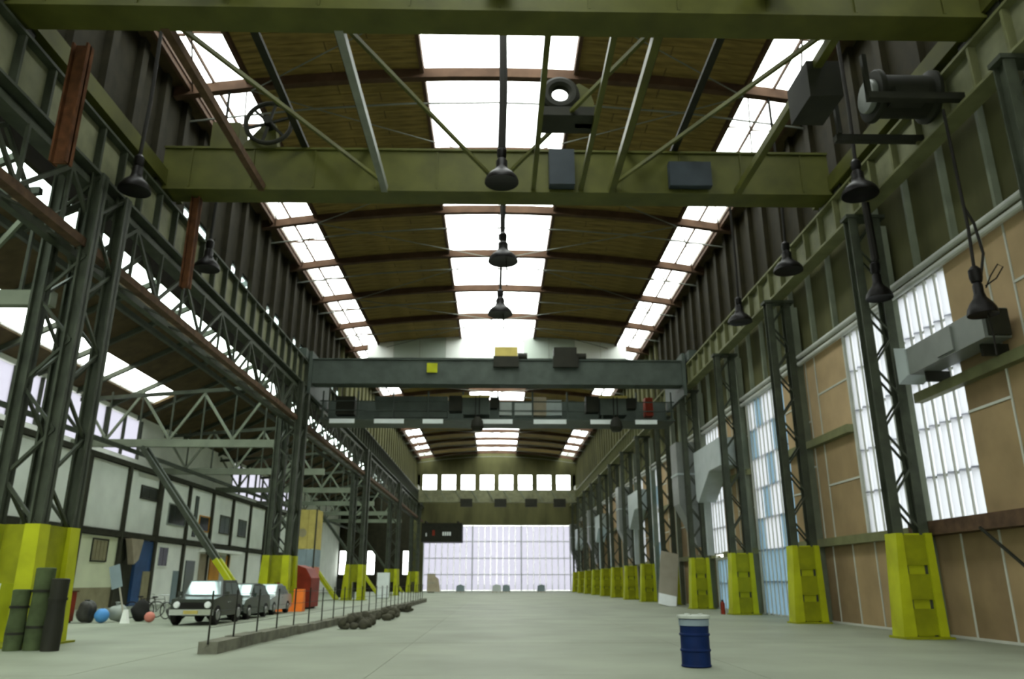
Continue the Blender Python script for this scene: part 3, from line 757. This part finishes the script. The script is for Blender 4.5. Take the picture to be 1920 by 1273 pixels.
lamp((11.6, 17.1, 7.62), 13.3, 'black bell lamp with looped cords in front of the brown boards', None, .68, .04, True, True)

# ------------------------------------------------------------------ warm air ducts along the right wall
t = thing('air_duct', 'grey sheet metal duct box on the wall behind the low bell lamps', 'duct', (12.8, 20.5, 7.3))
B(12.35, 13.05, 18.3, 22.0, 7.45, 8.25).build('side_duct', 'duct_grey', t)
MB().prism([(22.0, 7.45), (22.0, 8.25), (22.6, 8.45), (22.6, 7.3)], 12.3, 13.05, 'x').build('end_cone', 'duct_light', t)
B(12.29, 12.35, 19.6, 20.4, 7.52, 8.18).build('access_plate', 'duct_grey', t)
B(12.45, 13.0, 18.2, 18.3, 7.5, 8.2).build('outlet_grille', 'steel_dark', t)
for y in (18.9, 21.6): B(12.6, 13.3, y - .05, y + .05, 7.14, 7.45).build('bracket', 'steel_dark', t)
y = 48.9; x0, x1 = 11.5, 12.9
D1 = thing('air_duct', 'tall grey air duct with tapered foot standing off the boarded wall', 'duct', (12.2, y, 3.5), 'tall air ducts along the wall')
B(x0, x1, y, y + 1.7, 6.2, 10.1).build('duct_body', 'duct_grey', D1)
MB().prism([(x0, 6.2), (x1, 6.2), (x1, 3.6), (12.45, 3.6), (12.3, 4.5)], y + .05, y + 1.65).build('hopper', 'duct_grey', D1)
B(x0 - .04, x1 + .04, y - .04, y + 1.74, 8.0, 8.12).build('flange', 'duct_light', D1)
B(12.9, 13.3, y + .3, y + 1.4, 8.8, 9.8).build('wall_inlet', 'duct_light', D1)
y = 41.0
D2 = thing('air_outlet', 'pale sheet metal outlet box with sloping bottom on the boarded wall', 'duct', (12.5, y, 3.0), 'outlet boxes along the wall')
B(12.0, 13.05, y, y + 5.6, 7.5, 9.0).build('outlet_box', 'duct_light', D2)
MB().prism([(y + 2.4, 7.5), (y + 5.6, 7.5), (y + 5.6, 6.2), (y + 5.2, 6.0)], 12.0, 13.05, 'x').build('hopper', 'duct_light', D2)
B(12.4, 12.75, y + 5.2, y + 5.55, 3.0, 6.1).build('down_pipe', 'duct_light', D2)
B(13.05, 13.3, y + 1.5, y + 3, 7.9, 8.7).build('wall_inlet', 'duct_grey', D2)
D1['label'] = 'tall grey air duct with tapered foot next to the leaning pale board'
for k in (1, 2, 3): dup(D1, (12.2, 48.9 + 24.6 * k, 3.5), 'tall grey air duct with tapered foot further along the boarded wall')
D2['label'] = 'pale outlet box with sloping bottom above the red fire extinguisher'
for k in (1, 2, 3): dup(D2, (12.5, 41.0 + 24.6 * k, 3.0), 'pale outlet box with sloping bottom further along the boarded wall')

# ------------------------------------------------------------------ office building in the aisle
XF = -24.0
t = thing('office_building', 'two storey office front of white panels and dark posts in the side aisle', 'building', (XF, 65, 0))
posts = [30.3 + 5.2 * i for i in range(15)]
for y in posts:
    B(XF - .3, XF + .12, y - .17, y + .17, 0, 8.75).build('post', 'timber_dark', t)
for z, h in ((4.25, .35), (8.7, .3)): B(XF - .3, XF + .10, posts[0], posts[-1], z, z + h).build('floor_beam', 'timber_dark', t)
B(XF - 1.1, XF - .35, posts[0], posts[-1], 0, 8.9).build('core', 'off_white', t)
def wp(ya, yb, za, zb, m, name='wall_panel', dx=0): return B(XF - .30, XF - .05 + dx, ya, yb, za, zb).build(name, m, t)
for i in range(len(posts) - 1):
    a, b = posts[i] + .2, posts[i + 1] - .2
    if i == 4: wp(a, a + 1.1, 4.65, 8.65, 'off_white'); wp(a + 1.15, b, 4.65, 8.65, 'off_white', dx=-.12)
    else: wp(a, b, 4.65, 8.65, 'off_white')
    low = {2: 'grey_plaster', 3: 'cream', 4: None, 5: 'off_white', 6: 'off_white', 7: 'off_white'}.get(i, 'off_white')
    if low == 'cream': wp(a, b, 1.2, 4.2, 'cream'); wp(a, b, 0, 1.2, 'plinth')
    elif low: wp(a, b, 0, 4.2, low)
def win(ya, yb, za, zb, m='window_dark', frame='timber_dark', bars=2, x=None):
    x = XF - .04 if x is None else x
    f = MB(); f.box(x - .05, x + .05, ya - .08, ya, za - .08, zb + .08); f.box(x - .05, x + .05, yb, yb + .08, za - .08, zb + .08); f.box(x - .05, x + .05, ya, yb, za - .08, za); f.box(x - .05, x + .05, ya, yb, zb, zb + .08)
    fo = f.build('window', frame, t)
    n = bars + 1; w = (yb - ya) / n
    for i in range(n): B(x - .02, x + .03, ya + i * w + .04, ya + (i + 1) * w - .04, za + .02, zb - .02).build('pane', m, fo)
win(47.8, 49.6, 2.75, 3.95, 'plinth', 'timber_dark', 3)
win(53.4, 55.9, 7.0, 7.75, 'window_dark', 'timber_dark', 1, XF - .15)
win(58.0, 61.2, 5.6, 7.0, 'window_dark', 'grey_plaster', 2)
win(64.2, 66.3, 5.5, 6.6, 'window_dark', 'orange_door', 1)
win(63.0, 63.5, 5.0, 8.0, 'window_mid', 'timber_dark', 0)
win(69.0, 71.4, 5.6, 7.0, 'window_mid', 'timber_dark', 1)
win(57.2, 58.8, 2.6, 3.9, 'window_dark', 'off_white', 1)
win(74, 76.2, 5.6, 7.0, 'window_mid', 'timber_dark', 1)
# ground floor bay: dark doorway, blue screen with door
B(XF - .36, XF - .20, 51.3, 53.7, 0, 4.2).build('doorway', 'timber_dark', t)
B(XF - .30, XF - .02, 53.75, 56.5, 0, 4.2).build('blue_screen', 'blue_door', t)
B(XF - .05, XF + .02, 55.0, 56.2, 0, 2.2).build('door_leaf', 'plinth', t)
MB().prism([(51.6, 4.2), (53.4, 4.2), (53.0, 2.9), (52.4, 2.6)], XF + .1, XF + .5, 'x').build('hanging_cloth', 'brown_pack', t)
B(XF - .04, XF + .03, 60.2, 61.1, 0, 2.3).build('door_leaf', 'grey_blue', t)
B(XF - .04, XF + .03, 62.4, 64.2, 0, 3.1).build('door_leaf', 'window_mid', t)
B(XF - .04, XF + .05, 65.2, 66.6, 0, 3.7).build('door_leaf', 'brown_pack', t)
B(XF - .04, XF + .05, 67.5, 69.9, 0, 3.7).build('door_leaf', 'orange_door', t)
B(XF - .04, XF + .05, 70.0, 71.2, 0, 3.7).build('door_leaf', 'grey_sheet', t)
B(XF - .04, XF + .05, 71.3, 72.4, 0, 3.7).build('door_leaf', 'orange_door', t)
B(XF - .2, XF + .9, 65.0, 73.0, 3.85, 4.1).build('canopy', 'off_white', t)

# tower of painted panels
t = thing('painted_tower', 'tall narrow tower painted ochre above, grey blue and pink below', 'tower', (-16, 66.5, 0))
for z0, z1, m in ((0, 2.7, 'pink_paint'), (2.7, 4.1, 'greyblue_paint'), (4.1, 7.3, 'ochre_paint')):
    for i in range(3): B(-17.05 + i * .70, -17.05 + i * .70 + .68, 66, 66.12, z0 + .01, z1 - .01).build('panel', m, t)
    B(-17.05, -16.95, 66.12, 68.2, z0 + .01, z1 - .01).build('side_panel', m, t); B(-15.07, -14.97, 66.12, 68.2, z0 + .01, z1 - .01).build('side_panel', m, t)
for x in (-17.0, -15.0): B(x - .06, x + .06, 65.93, 66.0, 0, 7.35).build('corner_post', 'timber_dark', t)
for zc, r_ in ((5.4, .35), (1.4, .35)): MB().lathe([(0, -.02), (r_, -.02), (r_, .02), (0, .02)], (-16.1, 65.98, zc), 14, 'y').build('round_plate', 'plinth', t)

# red container and orange barrier by the second aisle column
t = thing('red_container', 'red steel container standing behind the aisle column near the cars', 'container', (-12.4, 48.6, 0))
B(-13.9, -12.2, 47.9, 50.2, .1, 2.35).build('body', 'red', t)
MB().prism([(-12.15, .1), (-10.95, .1), (-10.95, 1.75), (-11.3, 2.3), (-11.9, 2.5), (-12.15, 2.5)], 47.9, 50.2).build('body', 'red', t)
for x in (-13.85, -13.05, -12.25): B(x - .04, x + .04, 47.82, 47.9, .1, 2.35).build('rib', 'red', t)
for x in (-13.7, -11.2): B(x - .1, x + .1, 48, 50.1, 0, .1).build('skid', 'steel_dark', t)
t = thing('barrier', 'orange plastic barrier with one tall end near the red container', 'barrier', (-10.9, 44.4, 0))
MB().prism([(44.1, 0), (44.7, 0), (44.52, .45), (44.28, .45)], -12.1, -10.7, 'x').build('rail', 'orange', t)
MB().prism([(44.05, 0), (44.75, 0), (44.55, 1.15), (44.25, 1.15)], -11.0, -10.45, 'x').build('end_post', 'orange', t)

# ------------------------------------------------------------------ cars
def car(loc, lab, body_m, prof_l, prof_c, w, wb, tyre_r, front, glass='car_glass', tall_tyres=False):
    x, y, z = loc; hw = w / 2
    t = thing('parked_car', lab, 'car', loc)
    def loft(poly, w0, w1, zlo, zhi, name, m, par=t):
        mb = MB(); n = len(poly)
        for s in (-1, 1):
            for py, pz in poly:
                k = (pz - zlo) / max(.01, zhi - zlo); ww = w0 + (w1 - w0) * k
                mb.v.append((x + s * ww, y + py, z + pz))
        mb.f.append(tuple(range(n))); mb.f.append(tuple(range(2 * n - 1, n - 1, -1)))
        for i in range(n): j = (i + 1) % n; mb.f.append((i, j, n + j, n + i))
        return mb.build(name, m, par)
    body = loft(prof_l, hw, hw * .97, .2, 1.0, 'body', body_m)
    zc0 = min(p[1] for p in prof_c); zc1 = max(p[1] for p in prof_c)
    cab = loft(prof_c, hw * .93, hw * .76, zc0, zc1, 'cabin', body_m)
    # windscreen and side glass laid on the cabin
    (fy, fz), (ry, rz_) = prof_c[0], prof_c[1]      # front foot, front top
    def lerp(a, b, k): return a + (b - a) * k
    def wat(zv): return lerp(hw * .93, hw * .76, (zv - zc0) / (zc1 - zc0))
    p0 = (lerp(fy, ry, .10), lerp(fz, rz_, .10)); p1 = (lerp(fy, ry, .92), lerp(fz, rz_, .92))
    mb = MB(); e = .025
    nx, nz = -(rz_ - fz), (ry - fy); L = math.hypot(nx, nz); nx, nz = nx / L * e, nz / L * e
    for (py, pz) in (p0, p1):
        ww = wat(pz) - .07
        mb.v += [(x - ww, y + py + nx, z + pz + nz), (x + ww, y + py + nx, z + pz + nz), (x + ww, y + py - nx * .5, z + pz - nz * .5), (x - ww, y + py - nx * .5, z + pz - nz * .5)]
    mb.f += [(0, 1, 5, 4), (3, 2, 6, 7), (0, 4, 7, 3), (1, 2, 6, 5), (0, 1, 2, 3), (4, 5, 6, 7)]
    mb.build('windscreen', glass, t)
    yA = lerp(fy, ry, .5) + .25; yB = max(p[0] for p in prof_c) - .3; ym = (yA + yB) / 2; zl, zh = zc0 + .06, zc1 - .10
    for s in (-1, 1):
        for a, b in ((yA, ym - .05), (ym + .05, yB)):
            mb = MB()
            for q, o_ in ((zl, .015), (zh, .015)):
                ww = wat(q)
                for yy_ in (a + (.18 if q == zh and a == yA else 0), b - (.12 if q == zh and b == yB else 0)):
                    mb.v += [(x + s * (ww + o_), y + yy_, z + q), (x + s * (ww - .01), y + yy_, z + q)]
            mb.f += [(0, 2, 6, 4), (1, 3, 7, 5), (0, 1, 5, 4), (2, 3, 7, 6), (0, 1, 3, 2), (4, 5, 7, 6)]
            mb.build('side_window', 'window_mid', t)
    yf = min(p[0] for p in prof_l); yr = max(p[0] for p in prof_l)
    for yy_ in (yf + wb[0], yr - wb[1]):
        for s in (-1, 1):
            cx = x + s * (hw - .10)
            wl_ = MB().lathe([(.0, -.10), (tyre_r * .9, -.11), (tyre_r, -.07), (tyre_r, .07), (tyre_r * .9, .11), (0, .10)], (cx, y + yy_, z + tyre_r), 22, 'x').build('wheel', 'tyre', t)
            MB().lathe([(0, -.02), (tyre_r * .58, -.02), (tyre_r * .5, .02), (0, .03)], (cx + s * .11, y + yy_, z + tyre_r), 16, 'x').build('rim', 'rim', wl_)
    B(x - hw * .98, x + hw * .98, y + yf - .10, y + yf + .06, z + .36, z + .56).build('bumper', 'chrome' if tall_tyres else body_m, t)
    B(x - .26, x + .26, y + yf - .13, y + yf - .10, z + .40, z + .52).build('number_plate', 'ochre_paint', t)
    for s in (-1, 1):
        hx = x + s * (hw - .24)
        MB().lathe([(0, -.05), (.11, -.04), (.12, .02), (0, .03)], (hx, y + yf - .03, z + .72), 16, 'y').build('headlight', 'headlight' if front else 'tail_red', t)
        B(x + s * (hw + .02), x + s * (hw + .16), y + fy + .05, y + fy + .14, z + zc0 + .02, z + zc0 + .18).build('mirror', body_m, t)
        B(x + s * hw - .01, x + s * hw + .015, y + .0, y + .14, z + .78, z + .81).build('door_handle', 'chrome', t)
    B(x - hw * .55, x + hw * .55, y + yf - .03, y + yf + .03, z + .60, z + .80).build('grille', 'tyre', t)
    return t
jeep_l = [(-1.65, .38), (-1.65, .92), (-.75, 1.02), (1.65, 1.02), (1.70, .80), (1.70, .38), (1.3, .30), (-1.3, .30)]
jeep_c = [(-.70, 1.00), (-.42, 1.58), (1.25, 1.60), (1.58, 1.00)]
car((-11.25, 32.0, 0), 'dark boxy off-roader with bar bumper parked first in the row of cars', 'car_dark', jeep_l, jeep_c, 1.62, (.45, .5), .36, True, tall_tyres=True)
hat_l = [(-1.95, .30), (-1.97, .62), (-1.75, .80), (-.85, .93), (1.75, .98), (1.95, .75), (1.95, .32), (1.5, .22), (-1.5, .22)]
hat_c = [(-1.0, .90), (-.30, 1.42), (.60, 1.47), (1.35, 1.38), (1.85, .95)]
car((-11.45, 36.4, 0), 'dark green hatchback parked behind the boxy off-roader', 'car_green', hat_l, hat_c, 1.72, (.75, .7), .31, True)
sal_l = [(-2.05, .30), (-2.08, .60), (-1.9, .76), (-.9, .90), (1.9, .95), (2.1, .72), (2.1, .32), (1.6, .22), (-1.6, .22)]
sal_c = [(-1.05, .87), (-.25, 1.40), (.65, 1.43), (1.45, 1.10), (1.6, .92)]
car((-11.7, 41.2, 0), 'silver saloon car parked last in the row before the red container', 'car_silver', sal_l, sal_c, 1.74, (.8, .8), .31, True)

# ------------------------------------------------------------------ clutter beside the first aisle column
t = thing('red_crate', 'tall red crate standing among sacks beside the first aisle column', 'crate', (-16.9, 32.3, 0))
B(-17.2, -16.65, 32.0, 32.5, .06, 1.15).build('box', 'red', t)
for z in (.35, .75): B(-17.23, -16.62, 31.96, 32.0, z, z + .12).build('slat', 'red', t)
B(-17.25, -16.6, 31.95, 32.55, 1.15, 1.2).build('lid', 'rust', t); B(-17.15, -16.7, 32.05, 32.45, 0, .06).build('foot', 'steel_dark', t)
def blob(name, loc, r, m, seed, squash=1.0):
    rnd = random.Random(seed); bm = bmesh.new(); bmesh.ops.create_icosphere(bm, subdivisions=2 if r[0] < .25 else 3, radius=1)
    ph = [rnd.uniform(0, 6) for _ in range(6)]
    for v in bm.verts:
        c = v.co; d = 1 + .12 * math.sin(3 * c.x + ph[0]) + .1 * math.sin(4 * c.y + ph[1]) + .08 * math.sin(5 * c.z + ph[2] + 2 * c.x)
        v.co = Vector((c.x * r[0] * d, c.y * r[1] * d, max(-.82, c.z) * r[2] * d))
    zm = min(v.co.z for v in bm.verts)
    for v in bm.verts: v.co.z -= zm
    for f in bm.faces: f.smooth = True
    me = bpy.data.meshes.new(name); bm.to_mesh(me); bm.free(); me.materials.append(M[m])
    o = bpy.data.objects.new(name, me); COL.objects.link(o); o.location = loc; return o
def sack(loc, r, m, lab, seed):
    t = thing('sack', lab, 'sack', loc); b = blob('bag', loc, r, m, seed); b.parent = t; b.location = (0, 0, 0)
    top = 1.75 * r[2]
    k = MB().lathe([(0, top - .08), (.07, top - .06), (.05, top + .02), (.11, top + .12), (0, top + .13)], loc, 12).build('knot', m, t)
    return t
sack((-16.15, 32.4, 0), (.36, .34, .42), 'sack', 'dark plastic sack leaning against the red crate', 1)
sack((-15.35, 33.3, 0), (.34, .30, .36), 'grey_plaster', 'grey sack between the red crate and the blue ball', 2)
sack((-14.5, 33.6, 0), (.40, .35, .40), 'cloth_dark', 'black sack beside the leaning sign pole', 3)
sack((-13.3, 34.1, 0), (.42, .36, .34), 'sack', 'dark sack lying near the bicycles', 4)
t = thing('ball', 'blue plastic ball lying among the sacks', 'ball', (-15.45, 32.3, 0)); MB().lathe([(0, 0)] + [(.27 * math.sin(a), .27 - .27 * math.cos(a)) for a in [PI * i / 12 for i in range(1, 12)]] + [(0, .54)], (-15.45, 32.3, 0), 22).build('shell', 'blue_plastic', t)
MB().lathe([(0, .535), (.04, .535), (.04, .545), (0, .545)], (-15.45, 32.3, 0), 10).build('valve', 'tyre', t)
t = thing('ball', 'small pink red ball lying near the bicycles', 'ball', (-13.75, 32.7, 0)); MB().lathe([(0, 0)] + [(.2 * math.sin(a), .2 - .2 * math.cos(a)) for a in [PI * i / 12 for i in range(1, 12)]] + [(0, .40)], (-13.75, 32.7, 0), 22).build('shell', 'pink_paint', t)
MB().lathe([(0, .395), (.03, .395), (.03, .405), (0, .405)], (-13.75, 32.7, 0), 10).build('valve', 'tyre', t)
t = thing('sign', 'grey sign board on a pale leaning pole beside the sacks', 'sign', (-14.5, 31.9, 0))
MB().tube([(-14.35, 31.9, .02), (-15.1, 32.2, 2.1)], .035, 8).build('pole', 'leaning_board', t)
MB().bar((-14.90, 32.06, 1.30), (-15.18, 32.16, 2.15), .42, .03, (0, 1, 0)).build('board', 'grey_blue', t)
MB().prism([(-14.5, 0), (-14.2, 0), (-14.32, .5), (-14.42, .5)], 31.8, 32.0).build('foot_block', 'off_white', t)
# dark green rolls standing in front of the column foot
for i, (x, y, h, r_, lab) in enumerate(((-11.35, 19.6, 1.35, .20, 'shortest dark green roll standing before the yellow column foot'), (-10.92, 19.7, 1.85, .22, 'tallest dark green roll standing before the yellow column foot'), (-10.42, 19.5, 1.6, .20, 'dark grey green roll at the edge of the yellow column foot'))):
    t = thing('fabric_roll', lab, 'roll', (x, y, 0))
    MB().lathe([(0, 0), (r_, 0), (r_ * 1.06, h * .3), (r_ * .94, h * .6), (r_, h), (r_ * .8, h + .02), (0, h - .04)], (x, y, 0), 18).build('roll', ('tarp_green', 'tarp_green', 'steel_dark')[i], t)
    for z in (h * .28, h * .72): MB().lathe([(r_ * .9, z - .03), (r_ * 1.07, z - .03), (r_ * 1.07, z + .03), (r_ * .9, z + .03)], (x, y, 0), 18).build('strap', 'steel_dark', t)
# bicycles
def bicycle(loc, rot, lab, m):
    t = thing('bicycle', lab, 'bicycle', (0, 0, 0))
    for wx in (-.52, .52):
        w = MB().tube([(wx + .33 * math.cos(a), 0, .35 + .33 * math.sin(a)) for a in [2 * PI * i / 28 for i in range(28)]], .022, 6, True).build('wheel', 'tyre', t)
        for i in range(6):
            a = PI * i / 6; MB().tube([(wx + .32 * math.cos(a), 0, .35 + .32 * math.sin(a)), (wx - .32 * math.cos(a), 0, .35 - .32 * math.sin(a))], .004, 4).build('spoke', 'chrome', w)
    fr = MB()
    for a, b in (((-.52, .35), (-.05, .30)), ((-.05, .30), (-.18, .85)), ((-.18, .80), (.36, .82)), ((-.05, .30), (.38, .72)), ((-.52, .35), (-.17, .78)), ((.34, .92), (.52, .35))): fr.tube([(a[0], 0, a[1]), (b[0], 0, b[1])], .02, 7)
    fr.build('frame', m, t)
    MB().tube([(.30, -.28, 1.0), (.36, -.1, .98), (.36, .1, .98), (.30, .28, 1.0)], .014, 6).build('handlebar', 'chrome', t)
    MB().lathe([(0, .86), (.11, .87), (.13, .90), (.08, .93), (0, .93)], (-.19, 0, 0), 14).build('saddle', 'tyre', t)
    MB().tube([(-.05, -.14, .18), (-.05, -.10, .30), (-.05, .10, .30), (-.05, .14, .42)], .012, 6).build('crank', 'chrome', t)
    t.location = loc; t.rotation_euler = (0, 0, rot); return t
bicycle((-15.7, 36.6, 0), .5, 'dark bicycle standing left of the boxy off-roader', 'steel_dark')
bicycle((-14.7, 35.6, 0), -.4, 'grey bicycle standing beside the boxy off-roader', 'tie_grey')

# ------------------------------------------------------------------ kerb with wire fence
t = thing('fence', 'low concrete kerb with thin wire fence posts along the hall floor', 'fence', (-6.1, 40, 0))
y = 18.6; k = 0
def kx(y): return -6.45 + min(1, max(0, (y - 20) / 20)) * .75
while y < 64:
    B(kx(y) - .22, kx(y) + .22, y + .02, y + 1.68, 0, .22 + .06 * random.random()).build('kerb_block', 'kerb', t)
    MB().tube([(kx(y), y, .2), (kx(y), y, 1.35)], .022, 6).build('fence_post', 'steel_dark', t)
    for z in (.55, .9, 1.25):
        MB().tube([(kx(y), y, z), (kx(y + 1.7), y + 1.7, z)], .006, 4).build('wire', 'steel_dark', t)
    y += 1.7; k += 1
def heap(loc, n, spread, lab, seed):
    rnd = random.Random(seed); t = thing('rubble_heap', lab, 'rubble', loc)
    for i in range(n):
        s = rnd.uniform(.07, .19); px = rnd.uniform(-spread[0], spread[0]); py = rnd.uniform(-spread[1], spread[1])
        b = blob('lump', (0, 0, 0), (s * 1.1, s, s * .9), 'rubble', seed * 50 + i); b.parent = t
        b.location = (px, py, 0 if i < n * .65 else s * .9)
heap((-4.9, 29.0, 0), 34, (.42, 1.3), 'dark rubble heap with tall lumps beside the kerb, before the second column', 3)
heap((-4.8, 36.0, 0), 36, (.4, 2.2), 'long low rubble heap beside the kerb', 5)
heap((-4.9, 43.5, 0), 20, (.35, 1.2), 'small rubble heap beside the far part of the kerb', 6)

# ------------------------------------------------------------------ blue drum
dx, dy = 3.83, 15.75
t = thing('oil_drum', 'dark blue steel drum with pale lid standing alone on the floor', 'drum', (dx, dy, 0))
r = .285; P = [(0, .0), (r - .02, 0), (r, .015), (r, .03), (r - .012, .045)]
for zc in (.30, .58): P += [(r - .012, zc - .03), (r + .006, zc - .012), (r + .006, zc + .012), (r - .012, zc + .03)]
P += [(r - .012, .82), (r, .84), (r, .86), (r - .02, .87), (0, .87)]
MB().lathe(P, (dx, dy, 0), 40).build('shell', 'navy', t)
ld = MB().lathe([(0, .868), (r + .03, .868), (r + .035, .88), (r + .03, .925), (r - .02, .935), (0, .925)], (dx, dy, 0), 40).build('lid', 'lid', t)
for a in (.4, 2.2, 3.9): MB().lathe([(0, .92), (.05, .92), (.05, .955), (0, .955)], (dx + .16 * math.cos(a), dy + .16 * math.sin(a), 0), 12).build('bung', 'lid', ld)
MB().lathe([(r - .004, .74), (r + .002, .74), (r + .002, .85), (r - .004, .85)], (dx, dy, 0), 40).build('upper_band', 'greyblue_paint', t)

# ------------------------------------------------------------------ things along the right wall and at the far door
t = thing('leaning_panel', 'pale board leaning against the yellow column foot', 'panel', (12.1, 54.0, 0))
MB().bar((11.3, 53.3, .02), (12.0, 54.9, 3.45), 1.25, .07, (0, 1, 0)).build('board', 'leaning_board', t)
MB().bar((11.28, 53.22, .03), (11.42, 53.56, .7), 1.2, .05, (0, 1, 0)).build('lower_board', 'white_sheet', t)
t = thing('fire_extinguisher', 'small red fire extinguisher beside a yellow column foot', 'extinguisher', (11.25, 40.1, 0))
MB().lathe([(0, 0), (.10, 0), (.11, .03), (.11, .5), (.06, .6), (.03, .62), (0, .62)], (11.25, 40.1, 0), 16).build('cylinder', 'red', t)
B(11.21, 11.29, 40.04, 40.16, .6, .68).build('valve', 'tyre', t); MB().tube([(11.25, 40.05, .64), (11.12, 40.0, .55), (11.12, 40.0, .2)], .012, 6).build('hose', 'tyre', t)
tag(MB().bar((12.65, 20.4, 2.9), (12.65, 17.4, .9), .06, .06).build('brace_pole', 'steel_dark'), 'thin dark pole slanting below the dark sill beam', 'pole')
t = thing('white_panel', 'white upright panel standing near the far kerb end', 'panel', (-10.8, 77.4, 0))
B(-11.4, -10.2, 77.35, 77.42, .05, 2.35).build('sheet', 'white_sheet', t); B(-11.4, -10.2, 77.1, 77.7, 0, .05).build('foot', 'steel_light', t)
for x in (-11.42, -10.18): B(x - .03, x + .03, 77.33, 77.44, .05, 2.38).build('frame', 'steel_light', t)
for i, (x, w, m, lab) in enumerate(((-5.2, 1.3, 'grey_blue', 'grey wrapped pallet on the threshold of the end door, apart from the pair'), (.1, 1.4, 'grey_sheet', 'pale grey wrapped pallet of the pair on the door threshold'), (1.5, 1.2, 'grey_blue', 'darker grey wrapped pallet of the pair on the door threshold'), (6.6, 1.2, 'grey_blue', 'grey wrapped pallet on the threshold toward the boarded wall'))):
    y = 118.0
    t = thing('pallet_load', lab, 'pallet', (x, y, 0))
    for q in (-.5, 0, .5): B(x + q * w * .85 - .06, x + q * w * .85 + .06, y - .5, y + .5, 0, .12).build('pallet_runner', 'brown_pack', t)
    B(x - w / 2, x + w / 2, y - .5, y + .5, .12, .16).build('pallet_deck', 'brown_pack', t)
    MB().prism([(x - w / 2 + .03, .16), (x + w / 2 - .03, .16), (x + w / 2 - .08, .9 + .1 * (i % 2)), (x, 1.15), (x - w / 2 + .1, .95)], y - .45, y + .45).build('wrapped_load', m, t)
t = thing('packing_case', 'tall brown packing case in front of the glazed end door', 'case', (-9.4, 117.5, 0))
B(-10.0, -8.9, 117, 118, .1, 2.6).build('case_body', 'brown_pack', t)
for z in (.1, 1.3, 2.5): B(-10.03, -8.87, 116.95, 117.0, z, z + .14).build('batten', 'leaning_board', t)
MB().prism([(-8.9, .1), (-8.1, .1), (-8.4, 1.9), (-8.9, 2.3)], 117.1, 117.9).build('side_wrap', 'brown_pack', t)
B(-9.9, -9.0, 117.1, 117.9, 0, .1).build('skid', 'timber_dark', t)
t = thing('dark_cabinet', 'black equipment cabinet in the dark aisle behind the third column', 'cabinet', (-13.9, 74.5, 0))
B(-14.6, -13.2, 74, 75, .15, 1.75).build('cabinet_body', 'cloth_dark', t)
for x in (-14.5, -13.3):
    for y in (74.1, 74.9): B(x - .05, x + .05, y - .05, y + .05, 0, .15).build('leg', 'steel_dark', t)
B(-13.92, -13.88, 73.97, 74.0, .2, 1.7).build('door_gap', 'steel_dark', t)
